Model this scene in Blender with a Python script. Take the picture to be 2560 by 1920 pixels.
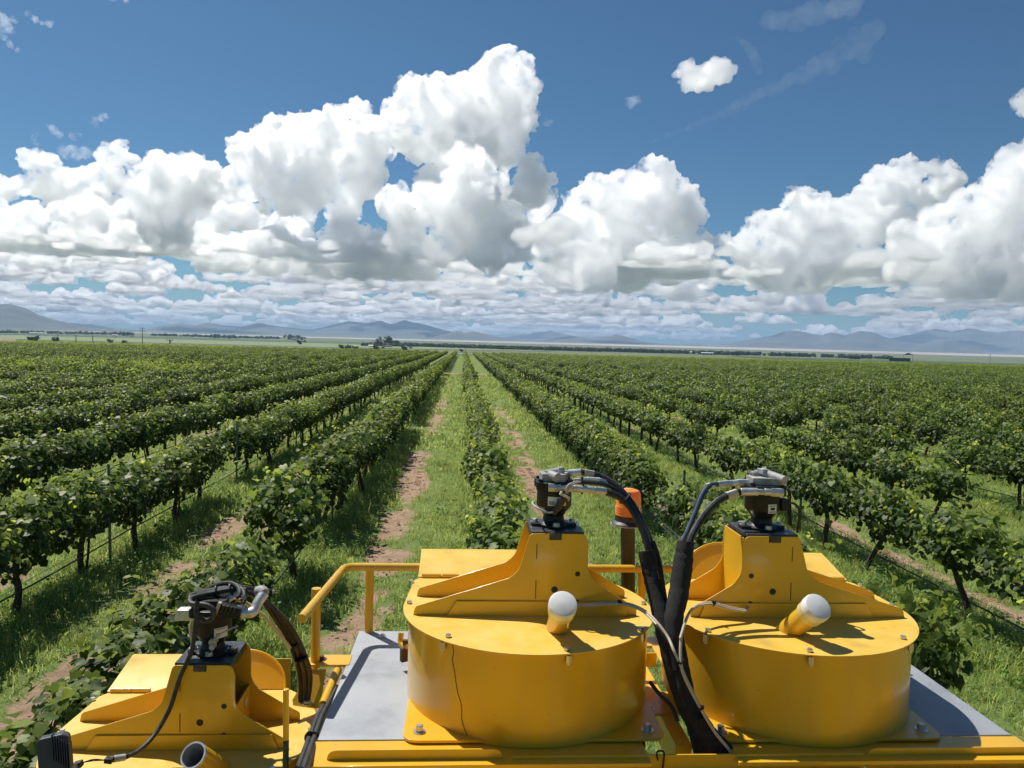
import bpy, bmesh, math, random, time
import numpy as np
from mathutils import Vector, Matrix, Euler, noise as mnoise

T0 = time.time()
SC = bpy.context.scene
COL = SC.collection
for _o in list(bpy.data.objects):
    bpy.data.objects.remove(_o)

# ---------------------------------------------------------------- camera, sky, sun, exposure
FPX, CXP, CYP = 1923.0, 1280.0, 960.0
YAW, PITCH, ROLL, EYE = math.radians(3.7), math.radians(-3.4), math.radians(1.5), 3.6
FWD = Vector((math.sin(YAW) * math.cos(PITCH), math.cos(YAW) * math.cos(PITCH), math.sin(PITCH)))
_r0 = Vector((math.cos(YAW), -math.sin(YAW), 0)); _u0 = _r0.cross(FWD)
RGT = _r0 * math.cos(ROLL) + _u0 * math.sin(ROLL)
UPV = _u0 * math.cos(ROLL) - _r0 * math.sin(ROLL)
CAM0 = Vector((0, 0, EYE))
_cd = bpy.data.cameras.new('camera'); CAM = bpy.data.objects.new('camera', _cd); COL.objects.link(CAM)
_m = Matrix((RGT, UPV, -FWD)).transposed().to_4x4(); _m.translation = CAM0; CAM.matrix_world = _m
_cd.sensor_width = 36.0; _cd.lens = 36.0 * FPX / 2560.0; _cd.clip_start = 0.05; _cd.clip_end = 400000.0
SC.camera = CAM

SUN_EL, SUN_AZ = math.radians(56), math.radians(-40)      # azimuth from +Y (the row direction) towards +X
W = bpy.data.worlds.new('World'); SC.world = W; W.use_nodes = True
_nt = W.node_tree
_sky = _nt.nodes.new('ShaderNodeTexSky'); _sky.sky_type = 'NISHITA'; _sky.sun_disc = False
_sky.sun_elevation = SUN_EL; _sky.sun_rotation = SUN_AZ
_sky.altitude = 1300; _sky.air_density = 1.0; _sky.dust_density = 1.2; _sky.ozone_density = 6.0
_tint = _nt.nodes.new('ShaderNodeMix'); _tint.data_type = 'RGBA'; _tint.blend_type = 'MULTIPLY'; _tint.inputs[0].default_value = 1.0
_tint.inputs[7].default_value = (0.70, 0.975, 1.02, 1)            # the phone's rendering of a clear desert sky
_nt.links.new(_sky.outputs[0], _tint.inputs[6]); _nt.links.new(_tint.outputs[2], _nt.nodes['Background'].inputs[0])
_nt.nodes['Background'].inputs[1].default_value = 0.058
SUN_DIR = Vector((math.sin(SUN_AZ) * math.cos(SUN_EL), math.cos(SUN_AZ) * math.cos(SUN_EL), math.sin(SUN_EL)))
_sl = bpy.data.lights.new('sun', 'SUN'); _sl.energy = 4.6; _sl.angle = math.radians(0.53); _sl.color = (1.0, 0.95, 0.87)
_so = bpy.data.objects.new('sun', _sl); COL.objects.link(_so)
_so.rotation_euler = SUN_DIR.to_track_quat('Z', 'Y').to_euler(); _so.location = (0, 0, 60)
SC.view_settings.view_transform = 'Standard'; SC.view_settings.look = 'None'
SC.view_settings.exposure = 0.25; SC.view_settings.gamma = 1.0; SC.view_settings.use_curve_mapping = False
cy = SC.cycles
cy.use_denoising = True
cy.max_bounces = 60; cy.volume_bounces = 56; cy.diffuse_bounces = 3; cy.glossy_bounces = 3
cy.transmission_bounces = 5; cy.transparent_max_bounces = 48; cy.caustics_reflective = False; cy.caustics_refractive = False

# ---------------------------------------------------------------- helpers
SLOPE = -0.0105                                    # the vineyard bench falls away gently ahead
VN = Vector((0, -SLOPE, 1)).normalized(); VA = Vector((0, 1, SLOPE)).normalized()

def raydir(px, py):                                # a direction from the camera
    return RGT * ((px - CXP) / FPX) - UPV * ((py - CYP) / FPX) + FWD

def tag(o, label=None, cat=None, group=None, kind=None):
    if label: o['label'] = label
    if cat: o['category'] = cat
    if group: o['group'] = group
    if kind: o['kind'] = kind
    return o

def link(name, me, mat=None, parent=None, loc=None, rot=None, scale=None):
    o = bpy.data.objects.new(name, me); COL.objects.link(o)
    if mat is not None and me is not None and not me.materials:
        me.materials.append(mat)
    if parent is not None: o.parent = parent
    if loc is not None: o.location = loc
    if rot is not None: o.rotation_euler = rot
    if scale is not None: o.scale = scale if hasattr(scale, '__len__') else (scale,) * 3
    return o

def empty(name, loc=(0, 0, 0), rot=None, label=None, cat=None, group=None):
    o = link(name, None, loc=loc, rot=rot); o.empty_display_size = 0.2
    return tag(o, label, cat, group)

def np_mesh(name, V, F, smooth=False):
    """V (n,3) array, F (m,k) array of equal-sized faces."""
    V = np.asarray(V, np.float32); F = np.asarray(F, np.int32)
    me = bpy.data.meshes.new(name)
    me.vertices.add(len(V)); me.vertices.foreach_set('co', V.ravel())
    k = F.shape[1]
    me.loops.add(F.size); me.loops.foreach_set('vertex_index', F.ravel())
    me.polygons.add(len(F)); me.polygons.foreach_set('loop_start', np.arange(0, F.size, k, dtype=np.int32))
    if smooth: me.polygons.foreach_set('use_smooth', np.ones(len(F), bool))
    me.update(calc_edges=True)
    return me

def float_attr(me, name, arr):
    a = me.attributes.new(name, 'FLOAT', 'POINT'); a.data.foreach_set('value', np.asarray(arr, np.float32))

def frame_from(d):
    d = Vector(d).normalized()
    a = Vector((0, 0, 1)) if abs(d.z) < 0.9 else Vector((1, 0, 0))
    u = d.cross(a).normalized(); v = d.cross(u).normalized()
    return d, u, v

def fillet(pts, rad, n=5):
    """Round the corners of a 2-D polygon; rad is one radius or one per corner."""
    out = []; N = len(pts)
    for i in range(N):
        p = Vector(pts[i]).to_2d(); a = Vector(pts[i - 1]).to_2d(); b = Vector(pts[(i + 1) % N]).to_2d()
        r = rad[i] if hasattr(rad, '__len__') else rad
        if r <= 0: out.append(tuple(p)); continue
        u = (a - p); v = (b - p); lu, lv = u.length, v.length
        if lu < 1e-6 or lv < 1e-6: out.append(tuple(p)); continue
        u /= lu; v /= lv
        cosang = max(-1, min(1, u.dot(v))); ang = math.acos(cosang)
        if ang > math.pi - 0.02: out.append(tuple(p)); continue
        t = min(r / math.tan(ang / 2), lu * 0.49, lv * 0.49)
        p0 = p + u * t; p1 = p + v * t
        for k in range(n + 1):
            s = k / n
            q = p0 * (1 - s) ** 2 + p * 2 * s * (1 - s) + p1 * s ** 2
            out.append(tuple(q))
    return out

class MB:
    """Collects shapes and links them as ONE mesh object."""
    def __init__(s): s.v = []; s.f = []
    def add(s, V, F):
        o = len(s.v); s.v += [tuple(x) for x in V]; s.f += [tuple(i + o for i in f) for f in F]; return s
    def box(s, c, size, rot=None):
        hx, hy, hz = [x / 2 for x in size]; V = []
        R = Euler(rot).to_matrix() if rot is not None else None
        for x, y, z in ((-hx, -hy, -hz), (hx, -hy, -hz), (hx, hy, -hz), (-hx, hy, -hz), (-hx, -hy, hz), (hx, -hy, hz), (hx, hy, hz), (-hx, hy, hz)):
            p = Vector((x, y, z))
            if R is not None: p = R @ p
            V.append(Vector(c) + p)
        return s.add(V, [(0, 3, 2, 1), (4, 5, 6, 7), (0, 1, 5, 4), (1, 2, 6, 5), (2, 3, 7, 6), (3, 0, 4, 7)])
    def prism(s, pts, fn0, fn1):
        """2-D polygon pts mapped to 3-D by fn0 (one side) and fn1 (other side)."""
        n = len(pts); V = [fn0(*p) for p in pts] + [fn1(*p) for p in pts]
        F = [tuple(range(n - 1, -1, -1)), tuple(range(n, 2 * n))] + [(i, (i + 1) % n, n + (i + 1) % n, n + i) for i in range(n)]
        return s.add(V, F)
    def lathe(s, prof, o, d=(0, 0, 1), n=24, cap=True):
        """prof: list of (radius, height along d)."""
        d, u, v = frame_from(d); o = Vector(o); V = []; F = []
        for r, h in prof:
            for k in range(n):
                a = 2 * math.pi * k / n
                V.append(o + d * h + (u * math.cos(a) + v * math.sin(a)) * r)
        for i in range(len(prof) - 1):
            for k in range(n):
                F.append((i * n + k, i * n + (k + 1) % n, (i + 1) * n + (k + 1) % n, (i + 1) * n + k))
        if cap:
            F.append(tuple(range(n - 1, -1, -1))); b = (len(prof) - 1) * n; F.append(tuple(range(b, b + n)))
        return s.add(V, F)
    def cyl(s, p0, p1, r, n=16, r1=None, cap=True):
        p0 = Vector(p0); p1 = Vector(p1)
        return s.lathe([(r, 0), (r if r1 is None else r1, (p1 - p0).length)], p0, p1 - p0, n, cap)
    def tube(s, path, r, n=10, cap=True):
        P = [Vector(p) for p in path]; m = len(P); V = []; F = []
        rr = r if hasattr(r, '__len__') else [r] * m
        d0 = (P[1] - P[0]).normalized(); _, u, _v = frame_from(d0); prev = d0
        for i in range(m):
            d = (P[min(i + 1, m - 1)] - P[max(i - 1, 0)]).normalized()
            q = prev.rotation_difference(d); u = (q @ u); u = (u - d * u.dot(d)).normalized(); v = d.cross(u); prev = d
            for k in range(n):
                a = 2 * math.pi * k / n; V.append(P[i] + (u * math.cos(a) + v * math.sin(a)) * rr[i])
        for i in range(m - 1):
            for k in range(n): F.append((i * n + k, i * n + (k + 1) % n, (i + 1) * n + (k + 1) % n, (i + 1) * n + k))
        if cap: F += [tuple(range(n - 1, -1, -1)), tuple(range((m - 1) * n, m * n))]
        return s.add(V, F)
    def mesh(s, name, ang=35):
        me = bpy.data.meshes.new(name); me.from_pydata(s.v, [], s.f)
        bm = bmesh.new(); bm.from_mesh(me); bmesh.ops.recalc_face_normals(bm, faces=bm.faces); bm.to_mesh(me); bm.free()
        me.polygons.foreach_set('use_smooth', np.ones(len(me.polygons), bool)); me.set_sharp_from_angle(angle=math.radians(ang))
        return me
    def build(s, name, mat, parent=None, bevel=0, label=None, kind=None, ang=35, loc=None):
        o = link(name, s.mesh(name, ang), mat, parent, loc)
        if bevel:
            b = o.modifiers.new('bevel', 'BEVEL'); b.width = bevel; b.segments = 2; b.limit_method = 'ANGLE'; b.angle_limit = math.radians(40)
        if label: o['label'] = label
        if kind: o['kind'] = kind
        return o

def spline(pts, n=8):
    """Catmull-Rom through the points."""
    P = [Vector(p) for p in pts]; P = [P[0] * 2 - P[1]] + P + [P[-1] * 2 - P[-2]]; out = []
    for i in range(1, len(P) - 2):
        for k in range(n):
            t = k / n; a, b, c, d = P[i - 1], P[i], P[i + 1], P[i + 2]
            out.append(0.5 * ((2 * b) + (c - a) * t + (2 * a - 5 * b + 4 * c - d) * t * t + (3 * b - a - 3 * c + d) * t ** 3))
    out.append(P[-2]); return out

# ---------------------------------------------------------------- materials
def material(name, color, rough=0.5, metal=0.0, **kw):
    m = bpy.data.materials.new(name); m.use_nodes = True
    p = m.node_tree.nodes['Principled BSDF']
    p.inputs['Base Color'].default_value = (*color, 1); p.inputs['Roughness'].default_value = rough; p.inputs['Metallic'].default_value = metal
    for k, v in kw.items(): p.inputs[k.replace('_', ' ')].default_value = v
    return m

def streaks(m, amount=.12):
    """Faint vertical run marks of rain and dust down a painted side."""
    p = m.node_tree.nodes['Principled BSDF']; src = p.inputs['Base Color'].links[0].from_socket
    tc = N(m, 'ShaderNodeTexCoord'); mp = N(m, 'ShaderNodeMapping'); mp.inputs['Scale'].default_value = (14, 14, 1.1); L(m, tc.outputs['Object'], mp.inputs[0])
    nz = N(m, 'ShaderNodeTexNoise'); nz.inputs['Scale'].default_value = 1.0; nz.inputs['Detail'].default_value = 7; nz.inputs['Roughness'].default_value = .65; L(m, mp.outputs[0], nz.inputs['Vector'])
    n2 = N(m, 'ShaderNodeTexNoise'); n2.inputs['Scale'].default_value = 60; n2.inputs['Detail'].default_value = 3; L(m, tc.outputs['Object'], n2.inputs['Vector'])
    mr = N(m, 'ShaderNodeMapRange'); mr.inputs[1].default_value = .42; mr.inputs[2].default_value = .72; mr.inputs[3].default_value = 0; mr.inputs[4].default_value = amount; L(m, nz.outputs['Fac'], mr.inputs[0])
    sp = N(m, 'ShaderNodeMapRange'); sp.inputs[1].default_value = .70; sp.inputs[2].default_value = .76; sp.inputs[4].default_value = .30; L(m, n2.outputs['Fac'], sp.inputs[0])
    m1 = N(m, 'ShaderNodeMix', data_type='RGBA'); m1.inputs[7].default_value = (.42, .33, .16, 1); L(m, mr.outputs[0], m1.inputs[0]); L(m, src, m1.inputs[6])
    m2 = N(m, 'ShaderNodeMix', data_type='RGBA'); m2.inputs[7].default_value = (.16, .09, .03, 1); L(m, sp.outputs[0], m2.inputs[0]); L(m, m1.outputs[2], m2.inputs[6]); L(m, m2.outputs[2], p.inputs['Base Color'])

def N(m, t, **kw):
    n = m.node_tree.nodes.new(t)
    for k, v in kw.items(): setattr(n, k, v)
    return n

def L(m, a, b): m.node_tree.links.new(a, b)

def mottle(m, colors, scale, detail=6, coord='Object', rough=None, bump=0.0, bscale=None, stops=None, dist=0.0, vec_scale=None):
    """Noise-driven colour ramp into the base colour, optional roughness range and bump."""
    p = m.node_tree.nodes['Principled BSDF']
    tc = N(m, 'ShaderNodeTexCoord'); src = tc.outputs[coord]
    if vec_scale:
        mp = N(m, 'ShaderNodeMapping'); mp.inputs['Scale'].default_value = vec_scale; L(m, src, mp.inputs[0]); src = mp.outputs[0]
    nz = N(m, 'ShaderNodeTexNoise'); nz.inputs['Scale'].default_value = scale; nz.inputs['Detail'].default_value = detail; nz.inputs['Distortion'].default_value = dist
    nz.inputs['Roughness'].default_value = 0.62
    L(m, src, nz.inputs['Vector'])
    cr = N(m, 'ShaderNodeValToRGB'); e = cr.color_ramp.elements
    st = stops or [0.3 + 0.4 * i / max(1, len(colors) - 1) for i in range(len(colors))]
    e[0].position = st[0]; e[0].color = (*colors[0], 1); e[1].position = st[-1]; e[1].color = (*colors[-1], 1)
    for i in range(1, len(colors) - 1):
        k = e.new(st[i]); k.color = (*colors[i], 1)
    L(m, nz.outputs['Fac'], cr.inputs[0]); L(m, cr.outputs[0], p.inputs['Base Color'])
    if rough:
        mr = N(m, 'ShaderNodeMapRange'); mr.inputs[1].default_value = 0.3; mr.inputs[2].default_value = 0.7
        mr.inputs[3].default_value = rough[0]; mr.inputs[4].default_value = rough[1]
        L(m, nz.outputs['Fac'], mr.inputs[0]); L(m, mr.outputs[0], p.inputs['Roughness'])
    if bump:
        n2 = N(m, 'ShaderNodeTexNoise'); n2.inputs['Scale'].default_value = bscale or scale * 4; n2.inputs['Detail'].default_value = 4; L(m, src, n2.inputs['Vector'])
        bp = N(m, 'ShaderNodeBump'); bp.inputs['Strength'].default_value = bump; bp.inputs['Distance'].default_value = 0.01
        L(m, n2.outputs['Fac'], bp.inputs['Height']); L(m, bp.outputs[0], p.inputs['Normal'])
    return m

M = {}
M['yellow'] = mottle(material('yellow_paint', (0.74, 0.42, 0.018), 0.3, Coat_Weight=0.5, Coat_Roughness=0.12),
                     [(0.67, 0.375, 0.014), (0.76, 0.432, 0.014), (0.78, 0.455, 0.026)], 3.5, 8, rough=(0.26, 0.42), stops=[0.25, 0.45, 0.75])
M['lid'] = mottle(material('dusty_yellow_paint', (0.74, 0.44, 0.03), 0.45),
                  [(0.56, 0.37, 0.10), (0.75, 0.475, 0.055), (0.78, 0.53, 0.12)], 9, 10, rough=(0.35, 0.62), stops=[0.27, 0.42, 0.72])
streaks(M['yellow'], .16); streaks(M['lid'], .16)
M['black'] = mottle(material('black_paint', (0.012, 0.013, 0.015), 0.4, Specular_IOR_Level=.3), [(0.008, 0.009, 0.011), (0.022, 0.022, 0.024)], 25, 5, rough=(0.35, 0.55))
M['mount'] = mottle(material('dusty_black_plate', (0.03, 0.032, 0.037), 0.4), [(0.02, 0.022, 0.027), (0.05, 0.052, 0.058), (0.25, 0.24, 0.23)], 30, 8, rough=(0.3, 0.5), stops=[0.3, 0.6, 0.78])
M['alloy'] = mottle(material('brushed_sheet', (0.42, 0.43, 0.45), 0.5, 0.35), [(0.24, 0.26, 0.285), (0.35, 0.372, 0.40), (0.40, 0.418, 0.44)], 5, 9, rough=(0.5, 0.65), stops=[0.22, 0.45, 0.8])
M['zinc'] = material('zinc', (0.62, 0.62, 0.60), 0.32, 0.85)
M['chrome'] = mottle(material('dusty_plated_steel', (0.62, 0.63, 0.64), 0.25, 0.55), [(0.52, 0.51, 0.48), (0.74, 0.74, 0.73)], 40, 5, rough=(0.25, 0.5))
M['castgrey'] = mottle(material('grey_casting', (0.25, 0.25, 0.25), 0.6), [(0.24, 0.235, 0.23), (0.48, 0.47, 0.46)], 30, 6)
M['hose'] = mottle(material('black_rubber', (0.015, 0.015, 0.017), 0.42), [(0.010, 0.010, 0.012), (0.028, 0.027, 0.026)], 40, 4, rough=(0.35, 0.55))
M['oldhose'] = mottle(material('dusty_rubber', (0.035, 0.024, 0.015), 0.38), [(0.018, 0.013, 0.010), (0.06, 0.04, 0.022)], 18, 5)
M['sleeve'] = mottle(material('black_fabric_sleeve', (0.012, 0.012, 0.013), 0.85), [(0.008, 0.008, 0.009), (0.024, 0.023, 0.022)], 60, 5, bump=0.5, bscale=350)
M['sheen_hose'] = material('sheen_tinted_rubber', (0.03, 0.055, 0.085), 0.35)  # black rubber, its light-blue sheen mixed into the base colour
M['conduit'] = mottle(material('corrugated_conduit', (0.02, 0.02, 0.022), 0.6), [(0.013, 0.013, 0.014), (0.05, 0.048, 0.045)], 80, 3)
M['lamp_case'] = material('dark_grey_plastic', (.05, .055, .066), .5)
M['cream'] = material('cream_cable', (0.50, 0.43, 0.33), 0.5)
M['white'] = mottle(material('white_plastic', (0.78, 0.77, 0.74), 0.45), [(0.66, 0.62, 0.54), (0.79, 0.78, 0.75)], 14, 6, stops=[0.25, 0.45])
M['skirt'] = material('yellowed_plastic', (0.72, 0.60, 0.28), 0.4)
M['orange'] = material('orange_lens', (1.0, 0.30, 0.02), 0.3, Subsurface_Weight=0.7, Subsurface_Scale=0.05, Coat_Weight=0.3)
M['beacon'] = material('beacon_rubber', (0.03, 0.03, 0.033), 0.5)
M['post'] = mottle(material('weathered_olive_tube', (0.06, 0.042, 0.022), 0.45), [(0.03, 0.02, 0.012), (0.075, 0.055, 0.028)], 6, 5, vec_scale=(6, 6, 0.8))
M['sticker'] = material('paper_label', (0.72, 0.72, 0.70), 0.5)
M['ink'] = material('label_ink', (0.02, 0.02, 0.022), 0.6)
M['rust'] = material('rusty_steel', (0.09, 0.045, 0.03), 0.7)
M['green'] = material('dark_green_paint', (0.015, 0.06, 0.035), 0.5)
M['tyre'] = material('tyre_rubber', (0.02, 0.02, 0.021), 0.8)
M['stain'] = material('rust_drip', (0.18, 0.07, 0.012), 0.7)
# ---------------------------------------------------------------- haze: the air between here and the mountains
def build_haze():
    x = 31000.0
    b = MB(); b.box((0, 9000, 188), (2 * x, 44000, 484))
    hz = bpy.data.materials.new('haze_air'); hz.use_nodes = True; t = hz.node_tree; t.nodes.clear()
    o = t.nodes.new('ShaderNodeOutputMaterial'); v = t.nodes.new('ShaderNodeVolumePrincipled')
    v.inputs['Color'].default_value = (0.43, 0.65, 1.0, 1); v.inputs['Density'].default_value = 4.3e-5; v.inputs['Anisotropy'].default_value = 0.0
    t.links.new(v.outputs[0], o.inputs['Volume'])
    return b.build('haze', hz, kind='stuff')
build_haze()

# ---------------------------------------------------------------- terrain
def vnoise(x, y, seed=0):
    """Smooth value noise, numpy."""
    x = np.asarray(x, float); y = np.asarray(y, float)
    xi = np.floor(x).astype(np.int64); yi = np.floor(y).astype(np.int64); fx = x - xi; fy = y - yi
    def h(a, b):
        n = (a * 374761393 + b * 668265263 + seed * 1442695041) & 0x7fffffff
        n = ((n ^ (n >> 13)) * 1274126177) & 0x7fffffff
        return ((n ^ (n >> 16)) & 0xffff) / 65535.0
    sx = fx * fx * (3 - 2 * fx); sy = fy * fy * (3 - 2 * fy)
    return (h(xi, yi) * (1 - sx) + h(xi + 1, yi) * sx) * (1 - sy) + (h(xi, yi + 1) * (1 - sx) + h(xi + 1, yi + 1) * sx) * sy
def fbm(x, y, seed=0, oct=4):
    s = 0; a = 0.5; t = 0
    for i in range(oct): s = s + a * vnoise(x * 2 ** i, y * 2 ** i, seed + i); t += a; a *= 0.5
    return s / t

Y_END, GAP0, GAP1 = 256.0, 93.5, 101.0
ROW0, PITCH_R = 0.60, 3.05
def zground(x, y):
    x = np.asarray(x, float); y = np.asarray(y, float)
    near = SLOPE * np.maximum(y, -60.0)
    d = np.maximum(y - 262.0, 0)
    far = SLOPE * 262.0 - 42.0 * (1 - np.exp(-d / 1600.0))
    z = np.where(y < 262.0, near, far)
    m = np.clip((60 - np.abs(y - 20)) / 20, 0, 1)
    return z + 0.05 * (fbm(x * .5, y * .35, 5, 3) - .5) * m
def lane(x): return (np.asarray(x, float) - ROW0) / PITCH_R
def soilness(x, y):
    """0 grass .. 1 bare red soil: wheel tracks, patches, the strip beside the rows and the headland track."""
    x = np.asarray(x, float); y = np.asarray(y, float)
    l = lane(x); k = np.round(l); off = (l - k) * PITCH_R             # metres from the nearest row
    side = np.abs(off)
    tr = np.exp(-((side - 1.15) / 0.42) ** 2)                          # wheel tracks
    ctr = np.exp(-((side - 1.5) / 0.30) ** 2)
    n1 = fbm(x * .55 + 11, y * .11 + k * 3.7, 21, 4); n2 = fbm(x * 1.7, y * 1.3, 31, 4); n3 = fbm(x * .16, y * .045, 41, 3)
    s = tr * (n1 * 1.5 - 0.47) + 0.7 * (n2 - .5) + 0.55 * (n3 - .5) + 0.10 * (off > 0) * tr
    s = s - 0.35 * np.exp(-(side / 0.5) ** 2)                          # tall grass under the vines
    # the lanes beside the harvester as the photograph shows them
    pl = np.exp(-((x + 1.25 + .3 * (n3 - .5)) / .52) ** 2); pr = np.exp(-((x - 2.05) / .42) ** 2)
    yb = lambda a, b, e: 1 / (1 + np.exp(-(y - a) / e)) / (1 + np.exp((y - b) / e))
    left = .95 * pl * (yb(18, 27, .8) * .9 + yb(31, 52, 1.5) * .8 + yb(60, 70, 3) * .5 + yb(7, 17, 1) * .6)
    right = .95 * pr * (yb(19, 33, 1) * .9 + yb(36, 48, 2) * .7 + yb(8, 17, 2) * .7)
    midl = (x > -2.45) & (x < 3.65)
    s = np.where(midl, 0.45 * (s - .25) + (left + right) * (0.60 + 2.1 * (n2 - .42)), s)
    s = np.maximum(s, np.exp(-((x + 3.85 + .5 * (n1 - .5)) / .50) ** 2) * yb(4.0, 13.0, 1.0) * (.45 + 2.3 * (n2 - .45)))
    rt = x > 4.8
    s = np.where(rt, s * .8 - .05 + .25 * (n2 - .5), s)
    hl = np.exp(-((y - 97.0) / 1.7) ** 2)
    s = np.maximum(s, hl * (0.75 + .6 * (n2 - .5)))
    s = np.where(y > GAP1, s * .45, s)
    return np.clip((s - 0.20) / 0.34, 0, 1)

def ground():
    gx = np.arange(-16, 16.001, 0.16); gy = np.arange(1.0, 62.0, 0.2)
    e = np.geomspace(0.25, 30500, 74)
    xs = np.concatenate([-(16 + e)[::-1], gx, 16 + e])
    ey = np.geomspace(0.25, 30200, 110)
    ys = np.concatenate([-np.geomspace(.3, 9000, 20)[::-1], gy, 62 + ey])
    X, Yy = np.meshgrid(xs, ys); Z = zground(X, Yy); s = soilness(X, Yy)
    # wheel ruts sink a little into bare soil
    Z = Z - 0.035 * s * (np.abs(X) < 16) * (Yy < 62)
    V = np.stack([X, Yy, Z], -1).reshape(-1, 3)
    nx = len(xs); i = np.arange(len(ys) - 1)[:, None] * nx + np.arange(nx - 1)[None]
    F = np.stack([i, i + 1, i + nx + 1, i + nx], -1).reshape(-1, 4)
    me = np_mesh('ground', V, F, True)
    float_attr(me, 'soil', s.ravel())
    m = material('ground_soil_and_sward', (.3, .18, .1), 0.95); p = m.node_tree.nodes['Principled BSDF']; p.inputs['Specular IOR Level'].default_value = .15
    at = N(m, 'ShaderNodeAttribute', attribute_name='soil')
    tc = N(m, 'ShaderNodeTexCoord')
    def nz(sc, det=6, rough=.6):
        n = N(m, 'ShaderNodeTexNoise'); n.inputs['Scale'].default_value = sc; n.inputs['Detail'].default_value = det; n.inputs['Roughness'].default_value = rough; L(m, tc.outputs['Object'], n.inputs['Vector']); return n
    def ramp(fac, cols, st):
        r = N(m, 'ShaderNodeValToRGB'); e = r.color_ramp.elements
        e[0].position = st[0]; e[0].color = (*cols[0], 1); e[1].position = st[-1]; e[1].color = (*cols[-1], 1)
        for c, q in list(zip(cols, st))[1:-1]: k = e.new(q); k.color = (*c, 1)
        L(m, fac, r.inputs[0]); return r.outputs[0]
    soil = ramp(nz(3.2, 9, .7).outputs['Fac'], [(.235, .15, .095), (.39, .27, .178), (.47, .345, .245)], [.28, .5, .74])
    grass = ramp(nz(1.1, 9, .72).outputs['Fac'], [(.11, .16, .043), (.17, .235, .066), (.23, .265, .10)], [.28, .5, .74])
    mx = N(m, 'ShaderNodeMix', data_type='RGBA'); n5 = nz(7, 6, .7)
    mm = N(m, 'ShaderNodeMath', operation='ADD'); L(m, at.outputs['Fac'], mm.inputs[0])
    sb = N(m, 'ShaderNodeMath', operation='MULTIPLY_ADD'); sb.inputs[1].default_value = 1.2; sb.inputs[2].default_value = -.6; L(m, n5.outputs['Fac'], sb.inputs[0]); L(m, sb.outputs[0], mm.inputs[1])
    sm = N(m, 'ShaderNodeMapRange', interpolation_type='SMOOTHSTEP'); sm.inputs[1].default_value = .3; sm.inputs[2].default_value = .62; L(m, mm.outputs[0], sm.inputs[0])
    L(m, sm.outputs[0], mx.inputs[0]); L(m, grass, mx.inputs[6]); L(m, soil, mx.inputs[7])
    # the grazing plain beyond the vineyard
    sx = N(m, 'ShaderNodeSeparateXYZ'); L(m, tc.outputs['Object'], sx.inputs[0])
    mp = N(m, 'ShaderNodeMapping'); mp.inputs['Scale'].default_value = (.0012, .004, 0); L(m, tc.outputs['Object'], mp.inputs[0])
    n6 = N(m, 'ShaderNodeTexNoise'); n6.inputs['Scale'].default_value = 1.0; n6.inputs['Detail'].default_value = 8; L(m, mp.outputs[0], n6.inputs['Vector'])
    plain = ramp(n6.outputs['Fac'], [(.10, .125, .06), (.15, .175, .095), (.20, .21, .13)], [.3, .5, .7])
    fm = N(m, 'ShaderNodeMapRange'); fm.inputs[1].default_value = 262; fm.inputs[2].default_value = 330; L(m, sx.outputs[1], fm.inputs[0])
    m2 = N(m, 'ShaderNodeMix', data_type='RGBA'); L(m, fm.outputs[0], m2.inputs[0]); L(m, mx.outputs[2], m2.inputs[6]); L(m, plain, m2.inputs[7])
    L(m, m2.outputs[2], p.inputs['Base Color'])
    b1 = nz(16, 6, .7); bp = N(m, 'ShaderNodeBump'); bp.inputs['Strength'].default_value = .9; bp.inputs['Distance'].default_value = .06
    L(m, b1.outputs['Fac'], bp.inputs['Height']); L(m, bp.outputs[0], p.inputs['Normal'])
    return link('ground', me, m)
GROUND = tag(ground(), kind='structure')
# tyre prints pressed in the bare soil
def tread():
    b = MB(); rnd = random.Random(8)
    for x0, y0, y1 in ((1.90, 12, 33), (-1.02, 19, 27)):
        y = y0
        while y < y1:
            y += .145
            for sx in (-1, 1):
                if rnd.random() < .4: continue
                x = x0 + sx * .13 + .03 * math.sin(y)
                if soilness(x, y) < .45: continue
                z = float(zground(x, y)) - .033
                b.box((x, y + rnd.uniform(-.01, .01), z), (.17, .045, .016), (rnd.uniform(-.1, .1), rnd.uniform(-.06, .06), sx * .55 + rnd.uniform(-.1, .1)))
    m = mottle(material('pressed_soil', (.3, .17, .1), .95), [(.22, .115, .068), (.34, .19, .115)], 6, 6)
    return b.build('tyre_tread_print', m, kind='stuff')
tread()

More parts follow.
